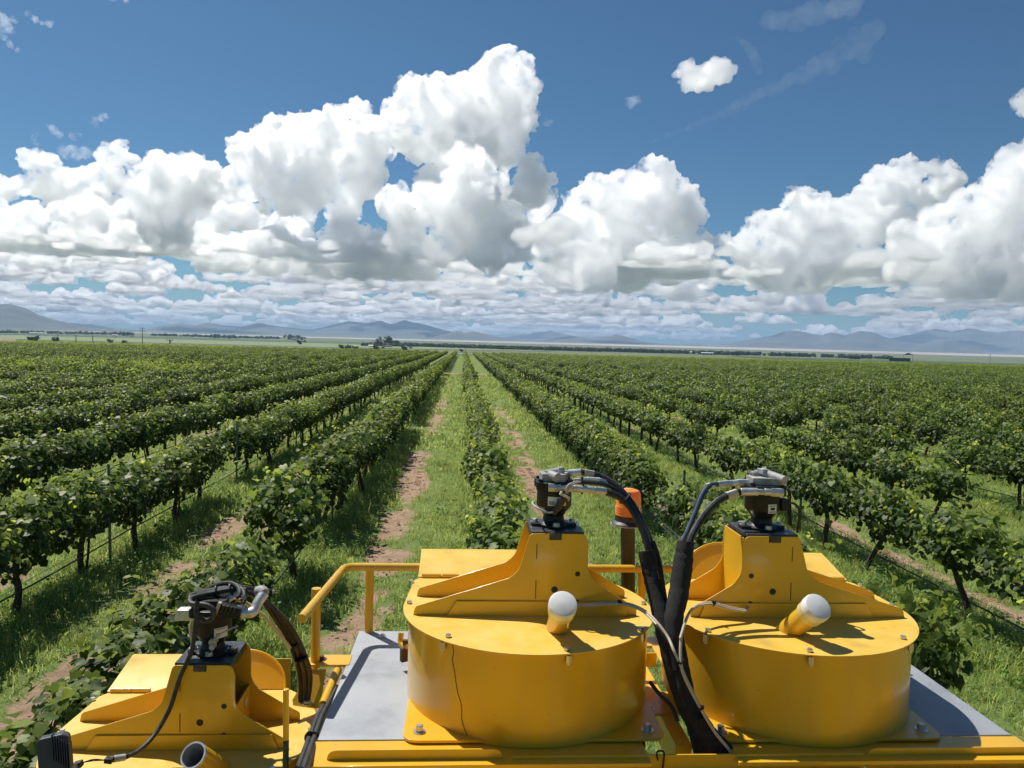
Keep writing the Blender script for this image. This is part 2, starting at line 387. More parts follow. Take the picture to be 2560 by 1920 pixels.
# ---------------------------------------------------------------- vine and grass building blocks
def leaf_mat(name, c0, c1, young_lit, rough=.42, trans=.28, spec=.5):
    m = bpy.data.materials.new(name); m.use_nodes = True; t = m.node_tree; p = t.nodes['Principled BSDF']
    p.inputs['Roughness'].default_value = rough; p.inputs['Specular IOR Level'].default_value = spec
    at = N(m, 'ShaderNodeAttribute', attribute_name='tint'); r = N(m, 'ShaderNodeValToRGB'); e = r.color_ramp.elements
    e[0].position = 0; e[0].color = (*c0, 1); e[1].position = 1; e[1].color = (*young_lit, 1); k = e.new(.45); k.color = (*c1, 1)
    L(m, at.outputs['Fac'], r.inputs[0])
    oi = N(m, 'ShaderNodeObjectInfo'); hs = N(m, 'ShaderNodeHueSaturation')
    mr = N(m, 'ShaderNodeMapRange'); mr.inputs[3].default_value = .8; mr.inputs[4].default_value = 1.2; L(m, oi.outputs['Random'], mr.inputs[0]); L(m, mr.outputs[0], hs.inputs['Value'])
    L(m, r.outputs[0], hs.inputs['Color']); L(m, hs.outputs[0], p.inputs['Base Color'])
    tl = N(m, 'ShaderNodeBsdfTranslucent'); h2 = N(m, 'ShaderNodeHueSaturation'); h2.inputs['Value'].default_value = 1.75; h2.inputs['Hue'].default_value = .485; L(m, hs.outputs[0], h2.inputs['Color']); L(m, h2.outputs[0], tl.inputs[0])
    mx = N(m, 'ShaderNodeMixShader'); mx.inputs[0].default_value = trans; L(m, p.outputs[0], mx.inputs[1]); L(m, tl.outputs[0], mx.inputs[2])
    L(m, mx.outputs[0], t.nodes['Material Output'].inputs['Surface'])
    return m
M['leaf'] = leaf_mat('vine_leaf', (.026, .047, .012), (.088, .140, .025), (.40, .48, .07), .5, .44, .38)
M['leaf_pale'] = leaf_mat('pale_vine_leaf', (.10, .15, .025), (.20, .27, .04), (.36, .44, .06), .55, .42, .2)
M['grass'] = leaf_mat('grass_blade', (.18, .25, .062), (.29, .38, .105), (.42, .43, .17), .6, .52, .15)
M['weed'] = leaf_mat('weed_leaf', (.07, .15, .03), (.12, .22, .05), (.18, .28, .07), .55, .35, .2)
M['bark'] = mottle(material('vine_bark', (.05, .035, .025), .9), [(.022, .015, .011), (.065, .046, .033), (.11, .085, .062)], 18, 7, vec_scale=(4, 4, .8), bump=.8, bscale=40)
M['post_steel'] = mottle(material('weathered_steel_post', (.22, .24, .23), .55, .3), [(.10, .12, .115), (.24, .26, .25)], 9, 6)
M['drip'] = material('drip_hose_plastic', (.035, .036, .04), .45)
M['wire'] = material('trellis_wire_steel', (.3, .3, .3), .4, .8)

_LEAF = []
for a, r in ((-90, .16), (-60, .50), (-22, .58), (2, .50), (24, .64), (58, .58), (90, .76), (122, .58), (156, .64), (178, .50), (202, .58), (240, .50)):
    _LEAF.append((math.cos(math.radians(a)) * r * .92, math.sin(math.radians(a)) * r + .30))
LEAF_V = np.array([(0, .2, .0)] + [(x, y, -.13 * (x * x + (y - .3) ** 2) + .10 * abs(x) - .05 * max(0, y - .6)) for x, y in _LEAF])
LEAF_F = np.array([(0, 1 + i, 1 + (i + 1) % 12) for i in range(12)])
QUAD_V = np.array([(-.5, .25, .03), (0, -.05, 0), (.5, .25, .03), (.28, .8, -.03), (-.28, .8, -.03)]); QUAD_F = np.array([(1, 2, 0), (2, 3, 0), (3, 4, 0)])

def scatter_leaves(tV, tF, pos, nrm, tip, size, curl=None):
    """Copies of a leaf: nrm is the leaf's face normal, tip the direction of its point."""
    n = nrm / np.linalg.norm(nrm, axis=1, keepdims=True)
    t = tip - n * np.sum(tip * n, 1, keepdims=True); t /= np.maximum(np.linalg.norm(t, axis=1, keepdims=True), 1e-6)
    x = np.cross(t, n)
    B = np.stack([x, t, n], 2)                                     # columns
    T_ = np.repeat(tV[None], len(pos), 0)
    if curl is not None: T_[:, :, 2] *= curl[:, None]
    V = np.einsum('nij,nkj->nki', B, T_) * size[:, None, None] + pos[:, None, :]
    k = len(tV); F = tF[None] + (np.arange(len(pos)) * k)[:, None, None]
    return V.reshape(-1, 3), F.reshape(-1, 3)

def shoots(rng, nsh, half, zc, width, length, lean, step=.075, droop=1.0, yw=None):
    """Vine shoots from the cordon: leaf positions, outward normals, tip directions, sizes and tints (age plus painted top light)."""
    Pp, Nn, Tt, Ss, Aa = [], [], [], [], []
    for i in range(nsh):
        y = rng.uniform(-half, half) if yw is None else rng.normal(0, yw)
        p = np.array([rng.normal(0, .05), y, zc + rng.normal(0, .04)])
        sgn = rng.choice([-1, 1]); d = np.array([sgn * abs(rng.normal(lean, .35)), rng.normal(0, .35), rng.uniform(.5, 1.2)]); d /= np.linalg.norm(d)
        stray = rng.random() < .10
        n = int(length / step * (rng.uniform(1.0, 1.5) if stray else rng.uniform(.55, 1.1))); dr = (rng.uniform(.2, .6) if stray else rng.uniform(.35, 1.5)) * droop
        for k in range(n):
            f = k / max(1, n - 1)
            d = d + np.array([rng.normal(0, .10) + .03 * sgn, rng.normal(0, .10), -0.16 * dr * (0.25 + f) + rng.normal(0, .05)]); d /= np.linalg.norm(d)
            p = p + d * step
            if abs(p[0]) > width: p[0] = np.sign(p[0]) * (width + (abs(p[0]) - width) * .5)
            for _ in range(2 if rng.random() < .7 else 1):
                out = np.array([p[0] * 1.6 + rng.normal(0, .5), rng.normal(0, .55), rng.normal(0.25, .5)]); out /= np.linalg.norm(out) + 1e-6
                q = p + out * rng.uniform(.03, .10)
                nn = out * .8 + np.array([rng.normal(0, .35), rng.normal(0, .35), .55 + rng.normal(0, .3)])
                tt = np.array([out[0] * .6, out[1] * .6, -.8]) + rng.normal(0, .3, 3)
                s = rng.uniform(.07, .108) * (1 - .55 * max(0, f - .55) / .45)
                Pp.append(q); Nn.append(nn); Tt.append(tt); Ss.append(s)
                Aa.append(np.clip(.35 * rng.random() + max(-.2, .85 * (q[2] - 1.05)) + .55 * max(0, f - .7) / .3, 0, 1))  # tint: young tips, plus backlit tops and dark undersides painted in by height
    return map(np.array, (Pp, Nn, Tt, Ss, Aa))

def foliage_mesh(name, seed, nsh, half, zc, width, length, lean, droop, tmpl=(LEAF_V, LEAF_F), keep=1.0, sizemul=1.0, step=.075, mat='leaf', yw=None, zlo=.58, fill=0, mid=1.10, ax=.42, az=.50):
    rng = np.random.default_rng(seed)
    Pp, Nn, Tt, Ss, Aa = shoots(rng, nsh, half, zc, width, length, lean, step, droop, yw)
    if fill:                                                       # the mantle of older leaves round the shoots
        a = rng.uniform(0, 2 * np.pi, fill); y = rng.uniform(-half, half, fill) if yw is None else rng.normal(0, yw * .9, fill)
        ph = rng.uniform(0, 6.28, 4)
        lump = 1 + .16 * np.sin(y * 5 + ph[0]) + .12 * np.sin(y * 11 + ph[1] + 2 * np.cos(a)) + .10 * np.sin(a * 3 + ph[2])
        r = (1 - .38 * rng.random(fill) ** 2) * lump
        q = np.stack([np.cos(a) * ax * r, y, mid + np.sin(a) * az * r], -1)
        o = np.stack([np.cos(a), rng.normal(0, .45, fill), np.sin(a) * .7 + .15], -1)
        nn = o * .8 + rng.normal(0, .38, (fill, 3)) + np.array([0, 0, .35]); tt = np.stack([np.cos(a) * .6, rng.normal(0, .3, fill), np.full(fill, -.8)], -1) + rng.normal(0, .3, (fill, 3))
        Pp = np.concatenate([Pp, q]); Nn = np.concatenate([Nn, nn]); Tt = np.concatenate([Tt, tt]); Ss = np.concatenate([Ss, rng.uniform(.075, .115, fill)])
        Aa = np.concatenate([Aa, np.clip(.34 * rng.random(fill) + np.maximum(-.12, .8 * (q[:, 2] - 1.12)), 0, 1)])  # bright tops and dim lower leaves put into the tint by height
    if keep < 1:
        k = rng.random(len(Pp)) < keep; Pp, Nn, Tt, Ss, Aa = Pp[k], Nn[k], Tt[k], Ss[k], Aa[k]
    k = (Pp[:, 2] > zlo + .16 * rng.random(len(Pp))) & (Pp[:, 2] < 1.60 + .38 * rng.random(len(Pp)) ** 4) & (np.abs(Pp[:, 0]) < width + .12 * rng.random(len(Pp)))
    Pp, Nn, Tt, Ss, Aa = Pp[k], Nn[k], Tt[k], Ss[k], Aa[k]
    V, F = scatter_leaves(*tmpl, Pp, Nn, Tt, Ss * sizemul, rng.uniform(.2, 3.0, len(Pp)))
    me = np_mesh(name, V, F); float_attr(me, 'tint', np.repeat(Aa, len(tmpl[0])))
    me.materials.append(M[mat]); return me

def trunk_mesh(name, seed, half=.85, zc=.86):
    rnd = random.Random(seed); b = MB()
    lx, ly = rnd.uniform(-.16, .16), rnd.uniform(-.34, .34)
    pts = [(lx * 1.0, ly * 1.0, -.06), (lx * .9 + rnd.uniform(-.02, .02), ly * .8, .12), (lx * .5 + rnd.uniform(-.03, .03), ly * .62 + rnd.uniform(-.06, .06), .34), (lx * .3 + rnd.uniform(-.03, .03), ly * .2, .58), (0, 0, zc - .1), (0, 0, zc)]
    sp = spline(pts, 4); n = len(sp)
    b.tube(sp, [.042 * (1.25 - .55 * i / n) * (1 + rnd.uniform(-.12, .12)) for i in range(n)], 7)
    for s in (-1, 1):
        sp = spline([(0, 0, zc - .09), (rnd.uniform(-.02, .02), s * .18, zc - .01), (rnd.uniform(-.02, .02), s * half * .55, zc + rnd.uniform(-.02, .02)), (0, s * half, zc)], 3)
        b.tube(sp, [.026 * (1 - .4 * i / len(sp)) for i in range(len(sp))], 6)
    if rnd.random() < .5:
        sp = spline([(lx + .03, ly + .03, -.05), (lx * .6 + .05, ly * .5 + .06, .4), (.02, .08, zc - .04)], 3); b.tube(sp, [.018] * len(sp), 6)
    return b.mesh(name)

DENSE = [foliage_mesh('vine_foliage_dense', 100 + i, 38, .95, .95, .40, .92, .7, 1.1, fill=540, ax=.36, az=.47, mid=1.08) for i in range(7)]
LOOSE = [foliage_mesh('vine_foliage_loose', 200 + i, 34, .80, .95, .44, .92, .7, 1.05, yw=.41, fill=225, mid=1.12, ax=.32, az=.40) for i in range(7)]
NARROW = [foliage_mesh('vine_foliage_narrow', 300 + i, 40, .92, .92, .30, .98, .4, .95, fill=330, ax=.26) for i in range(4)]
TRUNKS = [trunk_mesh('vine_trunk', 400 + i) for i in range(8)]
LOW = dict(tmpl=(QUAD_V, QUAD_F), keep=.38, sizemul=1.5)
FAR_D = [foliage_mesh('vine_far_dense', 500 + i, 38, .95, .95, .40, .92, .7, 1.1, fill=540, ax=.36, az=.47, mid=1.08, **LOW) for i in range(4)]
FAR_L = [foliage_mesh('vine_far_loose', 520 + i, 34, .80, .95, .44, .92, .7, 1.05, yw=.43, fill=250, mid=1.12, ax=.33, az=.40, **LOW) for i in range(4)]
FAR_P = [foliage_mesh('vine_far_pale', 540 + i, 38, .95, .95, .40, .92, .7, 1.1, fill=540, ax=.36, az=.47, mid=1.08, mat='leaf_pale', **LOW) for i in range(3)]
for t in TRUNKS: t.materials.append(M['bark'])

LEAFS = []
for i in range(3):
    rng = np.random.default_rng(700 + i); V = LEAF_V.copy(); V[:, 2] += rng.normal(0, .03, len(V)); V *= .088
    me = np_mesh('vine_leaf', V, LEAF_F); float_attr(me, 'tint', np.full(len(V), (.45, .75, .95)[i])); me.materials.append(M['leaf']); LEAFS.append(me)

def instancer(name, pts, rot, scl, idx, meshes, kind='stuff', label=None, cat=None):
    """One object whose geometry nodes place copies of the meshes on points."""
    c = bpy.data.collections.new(name + '_kit')
    for i, me in enumerate(meshes):
        o = bpy.data.objects.new('%s_kit_%02d' % (name, i), me); c.objects.link(o)
    me = bpy.data.meshes.new(name); me.vertices.add(len(pts)); me.vertices.foreach_set('co', np.asarray(pts, np.float32).ravel())
    a = me.attributes.new('rot', 'FLOAT_VECTOR', 'POINT'); a.data.foreach_set('vector', np.asarray(rot, np.float32).ravel())
    float_attr(me, 'scl', scl)
    a = me.attributes.new('idx', 'INT', 'POINT'); a.data.foreach_set('value', np.asarray(idx, np.int32))
    o = link(name, me)
    g = bpy.data.node_groups.new(name + '_scatter', 'GeometryNodeTree')
    g.interface.new_socket('Geometry', in_out='INPUT', socket_type='NodeSocketGeometry'); g.interface.new_socket('Geometry', in_out='OUTPUT', socket_type='NodeSocketGeometry')
    gi = g.nodes.new('NodeGroupInput'); go = g.nodes.new('NodeGroupOutput'); ip = g.nodes.new('GeometryNodeInstanceOnPoints'); ci = g.nodes.new('GeometryNodeCollectionInfo')
    ci.inputs['Collection'].default_value = c; ci.inputs['Separate Children'].default_value = True; ci.inputs['Reset Children'].default_value = True
    def na(nm, ty):
        n = g.nodes.new('GeometryNodeInputNamedAttribute'); n.data_type = ty; n.inputs[0].default_value = nm; return n.outputs[0]
    g.links.new(gi.outputs[0], ip.inputs['Points']); g.links.new(ci.outputs[0], ip.inputs['Instance']); ip.inputs['Pick Instance'].default_value = True
    g.links.new(na('idx', 'INT'), ip.inputs['Instance Index']); g.links.new(na('rot', 'FLOAT_VECTOR'), ip.inputs['Rotation']); g.links.new(na('scl', 'FLOAT'), ip.inputs['Scale'])
    g.links.new(ip.outputs[0], go.inputs[0])
    md = o.modifiers.new('scatter', 'NODES'); md.node_group = g
    return tag(o, label, cat, kind=kind)

# ---------------------------------------------------------------- the vines
def in_view(x, y, z=1.0, m=300):
    v = np.stack([x, y, np.broadcast_to(z, np.shape(x)) - EYE + SLOPE * y], -1)
    d = v @ np.array(FWD[:]); u = v @ np.array(RGT[:]); w = v @ np.array(UPV[:])
    d = np.where(d > .3, d, 1e-3)
    px = CXP + FPX * u / d; py = CYP - FPX * w / d
    return (d > .31) & (px > -m) & (px < 2560 + m) & (py < 1920 + m * 2), d

rng = np.random.default_rng(11)
vines = []
for i in range(-62, 76):
    x0 = ROW0 + PITCH_R * i
    for (ya, yb_) in ((2.6, GAP0), (GAP1, Y_END - (14 if i < -12 else 0))):
        y = ya + rng.uniform(0, .8)
        while y < yb_:
            if rng.random() > (.03 if i <= 1 else .085): vines.append((x0 + rng.normal(0, .05), y, i))
            y += 1.68 + rng.normal(0, .08)
vines = np.array(vines)
# the harvester stands over the centre row: leave the tunnel clear of its body
vines = vines[~((np.abs(vines[:, 0] - .67) < 1.5) & (vines[:, 1] < 4.6))]
vines = vines[~((vines[:, 2] == 1) & (vines[:, 1] < 7.6))]; vines = np.concatenate([vines, [[3.62, 5.75, 1]]])
vis, dep = in_view(vines[:, 0], vines[:, 1])
vines, dep = vines[vis], dep[vis]
o_ = np.argsort(dep); vines, dep = vines[o_], dep[o_]
NEAR = 300
_ONE = 'zeroth first second third fourth fifth sixth seventh eighth ninth tenth eleventh twelfth thirteenth fourteenth fifteenth sixteenth seventeenth eighteenth nineteenth'.split()
def ordinal(n):
    if n < 20: return _ONE[n]
    t = ('twent', 'thirt', 'fort', 'fift', 'sixt', 'sevent', 'eight', 'ninet')[n // 10 - 2]
    return t + 'ieth' if n % 10 == 0 else t + 'y-' + _ONE[n % 10]
def rowtext(i): return 'the centre row' if i == 0 else 'the %s row %s of the centre row' % (ordinal(abs(i)), 'left' if i < 0 else 'right')
count = {}
for j in range(NEAR):
    x, y, i = vines[j]; i = int(i); k = count.get(i, 0); count[i] = k + 1
    rd = random.Random(j * 7 + 3)
    z = float(zground(x, y))
    style = 'leafy' if i < 0 else ('narrow' if i == 0 else 'sprawling')
    lab = '%s %s grapevine from the harvester in %s' % (ordinal(k + 1), style, rowtext(i)); grp = 'grapevines in the vineyard rows'
    root = empty('grapevine', (x, y, z), (0, 0, rd.uniform(-.08, .08) + (math.pi if rd.random() < .5 else 0)), lab, 'grapevine', grp)
    s = rd.uniform(.92, 1.06)
    small = i == 1 and y < 7; s = 1.12 if small else s
    low = i == -1 and y < 8.8; hz_ = (.90 if y < 5.6 else .96) if low else rd.uniform(.94, 1.06)
    fm = rd.choice(NARROW) if i == 0 or small else (rd.choice(DENSE) if (i < 0 or (i == 1 and rd.random() < .6)) else rd.choice(LOOSE))
    link('trunk', rd.choice(TRUNKS), None, root)
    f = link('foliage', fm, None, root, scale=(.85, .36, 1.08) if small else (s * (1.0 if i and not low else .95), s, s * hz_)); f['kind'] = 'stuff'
    if j < 16 and not small:                                                     # the closest vines carry leaves one can pick out singly
        rr = np.random.default_rng(j)
        for q in range(30):
            sgn = rr.choice([-1, 1]); a = rr.uniform(-.2, 1.1)
            p = (sgn * (.24 + .10 * rr.random()) * math.cos(a) * (.75 if i == 0 else 1.1), rr.uniform(-.85, .85), .88 * hz_ + .55 * hz_ * math.sin(a) + rr.uniform(-.1, .12))
            lf = link('leaf', LEAFS[int(rr.integers(0, 3))], None, root, p, (rr.uniform(-.9, .4), rr.uniform(-.5, .5) + sgn * .7, rr.uniform(0, 6.28)), rr.uniform(.8, 1.2))
rest = vines[NEAR:]; r2 = np.random.default_rng(5)
n = len(rest)
pts = np.stack([rest[:, 0], rest[:, 1], zground(rest[:, 0], rest[:, 1])], -1)
rot = np.zeros((n, 3)); rot[:, 2] = r2.normal(0, .06, n) + np.pi * (r2.random(n) < .5)
pale = ((rest[:, 0] < -19) & (np.abs(rest[:, 1] - 63 - 2 * np.sin(rest[:, 0] * .7)) < r2.uniform(3, 14, n)) & (r2.random(n) < .75)) | ((rest[:, 0] < -60) & (rest[:, 1] > 190) & (rest[:, 1] < 225)) | ((rest[:, 0] > 25) & (rest[:, 1] > 215) & (rest[:, 1] < 235))
idx = np.where(rest[:, 2] <= 1, r2.integers(0, 4, n), 4 + r2.integers(0, 4, n)); idx = np.where(pale, 8 + r2.integers(0, 3, n), idx)
instancer('distant_grapevines', pts, rot, r2.uniform(.92, 1.12, n), idx, FAR_D + FAR_L + FAR_P, label='dark green grapevines filling the far parts of the vineyard', cat='grapevines')
m_ = rest[:, 1] < 130
instancer('distant_vine_trunks', pts[m_], rot[m_], np.ones(m_.sum()), r2.integers(0, 8, m_.sum()), TRUNKS, label='thin dark trunks under the distant grapevines', cat='trunks')

# ---------------------------------------------------------------- trellis posts, wires and drip hoses
def post_mesh():
    b = MB()
    b.prism([(-.022, -.018), (.022, -.018), (.022, -.014), (.004, -.014), (.004, .018), (-.004, .018), (-.004, -.014), (-.022, -.014)], lambda x, y: (x, y, -.1), lambda x, y: (x, y, 1.62))
    return b.mesh('trellis_post')
PM = post_mesh(); PM.materials.append(M['post_steel'])
b = MB()
for z in (.45, .85, 1.15, 1.45): b.box((0, .02, z), (.03, .014, .012))
CM = b.mesh('wire_clip'); CM.materials.append(M['wire'])
pc = []
for i in range(-14, 26):
    y = 3.4 + (i * 2.3) % 6.7
    while y < GAP0:
        pc.append((ROW0 + PITCH_R * i, y, i)); y += 6.72
    pc.append((ROW0 + PITCH_R * i, GAP0 + .6, i)); pc.append((ROW0 + PITCH_R * i, GAP1 - .6, i))
pc = np.array(pc); pc = pc[~((np.abs(pc[:, 0] - .67) < 3.4) & (pc[:, 1] < 8.5))]
v_, d_ = in_view(pc[:, 0], pc[:, 1]); pc, d_ = pc[v_], d_[v_]; pc = pc[np.argsort(d_)]
cnt = {}
for j, (x, y, i) in enumerate(pc[:130]):
    i = int(i); k = cnt.get(i, 0); cnt[i] = k + 1
    lab = '%s steel stake from the harvester in %s' % (ordinal(k + 1), rowtext(i)); grp = 'steel stakes along the vine rows'
    r = link('trellis_post', PM, None, None, (x + .06, y, float(zground(x, y))), (random.Random(j).uniform(-.02, .02), random.Random(j + 9).uniform(-.03, .03), math.pi / 2)); tag(r, lab, 'trellis post', grp)
    if j < 40: link('wire_clip', CM, None, r)
q = pc[130:]
instancer('distant_trellis_posts', np.stack([q[:, 0], q[:, 1], zground(q[:, 0], q[:, 1])], -1), np.zeros((len(q), 3)), np.ones(len(q)), np.zeros(len(q)), [PM], label='distant steel stakes among the far vine rows', cat='posts')
SIDE = {-1: 'first', -2: 'second', -3: 'third', -4: 'fourth', -5: 'fifth', 1: 'first', 2: 'second', 3: 'third', 4: 'fourth', 5: 'fifth'}
for i in range(-5, 6):
    x0 = ROW0 + PITCH_R * i; rd = random.Random(i + 50)
    ya = 5.0 if i == 0 else 1.2
    for nm, zz, r, mt, what in (('drip_hose', .40, .0115, 'drip', 'black drip hose'), ('trellis_wire', .47, .0035, 'wire', 'thin wire above the hose')):
        pts = []; y = ya
        while y < GAP0 + .5:
            pts.append((x0 + .045 + rd.uniform(-.012, .012), y, float(SLOPE * y) + zz + rd.uniform(-.018, .012))); y += 1.3
        b = MB(); b.tube(pts, r, 6)
        w = 'of the centre row' if i == 0 else 'of the %s row %s of the centre row' % (SIDE[i], 'left' if i < 0 else 'right')
        tag(b.build(nm, M[mt], ang=80), what + ' ' + w, 'hose' if nm == 'drip_hose' else 'wire')

# ---------------------------------------------------------------- grass and weeds
def tuft(seed, nb, h, spread, w, kind='grass'):
    rg = np.random.default_rng(seed); V = []; F = []; T = []
    for k in range(nb):
        a = rg.uniform(0, 6.283); r0 = spread * math.sqrt(rg.random()); base = np.array([math.cos(a) * r0, math.sin(a) * r0, -.01])
        d = rg.uniform(0, 6.283); hh = h * rg.uniform(.55, 1.15); bend = hh * rg.uniform(.2, .9); ww = w * rg.uniform(.7, 1.3)
        dx, dy = math.cos(d), math.sin(d); sx, sy = -dy * ww, dx * ww; o = len(V)
        for f, wd in ((0, 1), (.5, .9), (.85, .55), (1, 0)):
            c = base + np.array([dx * bend * f * f, dy * bend * f * f, hh * (f - .25 * f * f * bend / hh)])
            if wd > 0: V += [c - np.array([sx, sy, 0]) * wd, c + np.array([sx, sy, 0]) * wd]
            else: V.append(c)
        F += [(o, o + 1, o + 3), (o, o + 3, o + 2), (o + 2, o + 3, o + 5), (o + 2, o + 5, o + 4), (o + 4, o + 5, o + 6)]
        T += [np.clip(.2 + .5 * rg.random() + (.35 if rg.random() < .08 else 0), 0, 1)] * 7
    me = np_mesh('grass_tuft', np.array(V), np.array(F)); float_attr(me, 'tint', T); me.materials.append(M['grass']); return me
def weed(seed):
    rg = np.random.default_rng(seed); n = 30
    a = rg.uniform(0, 6.283, n); r = .16 * np.sqrt(rg.random(n)); h = rg.uniform(.03, .24, n)
    pos = np.stack([np.cos(a) * r, np.sin(a) * r, h], -1); nr = np.stack([np.cos(a) * .5 + rg.normal(0, .3, n), np.sin(a) * .5 + rg.normal(0, .3, n), np.ones(n)], -1); tp = np.stack([np.cos(a), np.sin(a), np.full(n, -.3)], -1)
    V, F = scatter_leaves(QUAD_V * np.array([.7, 1, 1]), QUAD_F, pos, nr, tp, rg.uniform(.03, .06, n))
    me = np_mesh('weed_clump', V, F); float_attr(me, 'tint', np.repeat(rg.uniform(.2, .9, n), len(QUAD_V))); me.materials.append(M['weed']); return me
M['dry_grass'] = leaf_mat('dry_grass_blade', (.22, .19, .085), (.33, .28, .13), (.42, .37, .20), .7, .4, .15)
KIT = [tuft(i, 26, .10, .12, .0036) for i in range(4)] + [tuft(10 + i, 22, .19, .11, .0042) for i in range(3)] + [weed(20 + i) for i in range(3)] + [tuft(30 + i, 16, .13, .20, .010) for i in range(3)]
for i in range(2):
    t = tuft(50 + i, 20, .12, .13, .0034); t.materials.clear(); t.materials.append(M['dry_grass']); KIT.append(t)
gp, gs, gi = [], [], []
rg = np.random.default_rng(77)
for (ya, yb_, dens, mul) in ((3.5, 14, 170, 1.0), (14, 26, 90, 1.1), (26, 45, 28, 1.4), (45, 94, 7, 1.9)):
    xm = .75 * yb_ + 3; n = int(2 * xm * (yb_ - ya) * dens)
    x = rg.uniform(-xm, xm, n); y = rg.uniform(ya, yb_, n); v, d = in_view(x, y, 0.0, 200); x, y = x[v], y[v]
    s = soilness(x, y); l = lane(x); off = np.abs(l - np.round(l)) * PITCH_R
    under = np.exp(-(off / .55) ** 2)
    cl = fbm(x * .9, y * .9, 61, 3); cl2 = fbm(x * .25, y * .2, 71, 3)
    pr = np.clip(1.15 - 1.35 * s, .03, 1) * np.clip(.25 + 1.5 * (cl - .25), .1, 1) * np.clip(.55 + under, 0, 1.2)
    k = rg.random(len(x)) < pr; x, y, under, cl2, s = x[k], y[k], under[k], cl2[k], s[k]
    n = len(x); u = rg.random(n)
    ix = np.where(u < .64, rg.integers(0, 4, n), np.where(u < .93, 4 + rg.integers(0, 3, n), 7 + rg.integers(0, 3, n)))
    ix = np.where((under > .5) & (u < .6), 4 + rg.integers(0, 3, n), ix)
    if ya >= 26: ix = np.where(ix < 7, 10 + rg.integers(0, 3, n), ix)
    ix = np.where(rg.random(n) < .03 + .13 * np.clip((fbm(x * .6, y * .4, 91, 3) - .5) * 4, 0, 1), 13 + rg.integers(0, 2, n), ix)
    gp.append(np.stack([x, y, zground(x, y) - .035 * s], -1)); gi.append(ix); gs.append(mul * rg.uniform(.55, 1.15, n) * (.75 + .5 * cl2) * (1 + .35 * under) * (1 - .45 * s))
gp, gs, gi = map(np.concatenate, (gp, gs, gi)); n = len(gp)
rot = np.zeros((n, 3)); rot[:, 2] = rg.uniform(0, 6.283, n); rot[:, :2] = rg.normal(0, .1, (n, 2))
instancer('grass', gp, rot, gs, gi, KIT, label='green grass and weeds growing in the lanes between the vine rows', cat='grass')

# clods and crumbs of dry soil on the bare patches
cl = []
for k in range(4):
    bb = bmesh.new(); bmesh.ops.create_icosphere(bb, subdivisions=1, radius=1)
    for v in bb.verts: v.co *= random.Random(k * 100 + v.index).uniform(.6, 1.2); v.co.z *= .6
    me = bpy.data.meshes.new('soil_clod'); bb.to_mesh(me); bb.free(); cl.append(me)
cm = mottle(material('dry_soil_clod', (.3, .19, .12), .95), [(.20, .12, .075), (.38, .245, .165)], 9, 5)
for me in cl: me.materials.append(cm)
x = rg.uniform(-14, 14, 60000); y = rg.uniform(4, 34, 60000); v, d = in_view(x, y, 0.0, 100); x, y = x[v], y[v]
s = soilness(x, y); k = rg.random(len(x)) < np.clip(s - .2, 0, 1) * np.clip(1.3 - y / 32, .1, 1); x, y, s = x[k], y[k], s[k]; n = len(x)
instancer('soil_clods', np.stack([x, y, zground(x, y) - .035 * s], -1), rg.uniform(0, 6.28, (n, 3)) * np.array([.1, .1, 1]), .012 + .035 * rg.random(n) ** 4, rg.integers(0, 4, n), cl, label='small dry clods scattered over the bare red soil patches', cat='clods')
# ---------------------------------------------------------------- the grape harvester we stand on
# harvester axes: x to the right, y ahead along the row, z up from the deck; the eye is 1.15 m above the deck at x = y = 0
EYED = 1.15
ORG = Vector((0.674, 1.6, EYED - EYE))
def m2w(p): return CAM0 + Vector((1, 0, 0)) * p[0] + VA * p[1] + VN * (p[2] - EYED)
def LO(p): return Vector(p) - ORG
def P(px, py, y):                                   # the point of the photograph at y metres ahead
    d = raydir(px, py); q = d * (y / d.dot(VA)); return Vector((q.x, y, q.dot(VN) + EYED))
def q1(x, y, Y): return P(980 + x / 3.16, 1150 + y / 3.16, Y)
def q2(x, y, Y): return P(1640 + x / 3.16, 1150 + y / 3.16, Y)
def q3(x, y, Y): return P(980 + x / 3.16, 1500 + y / 3.16, Y)
def q4(x, y, Y): return P(1640 + x / 2.404, 1500 + y / 2.404, Y)
def q5(x, y, Y): return P(80 + x / 2.989, 1420 + y / 2.989, Y)
def q6(x, y, Y): return P(700 + x / 2.911, 1350 + y / 2.911, Y)

HV = empty('grape_harvester', m2w(ORG), (math.atan(SLOPE), 0, 0),
           'yellow grape harvester with fan housings, grey deck plates and black hoses straddling the vine row', 'grape harvester')

class MM(MB):
    """MB in harvester axes: takes coordinates relative to the deck and stores them relative to the root."""
    def build(s, name, mat, parent=None, bevel=0, label=None, kind=None, ang=35, loc=None):
        s.v = [tuple(Vector(p) - ORG) for p in s.v]
        return MB.build(s, name, mat, parent or HV, bevel, label, kind, ang, loc)

def bolt(parent, p, d=(0, 0, 1), r=0.0105, h=0.008, washer=0.016, name='bolt', mat=None):
    b = MM()
    if washer: b.lathe([(washer, 0), (washer, 0.002)], p, d, 14)
    b.lathe([(r, 0.002), (r, h), (r * 0.8, h + 0.002)], p, d, 6)
    return b.build(name, mat or M['zinc'], parent)

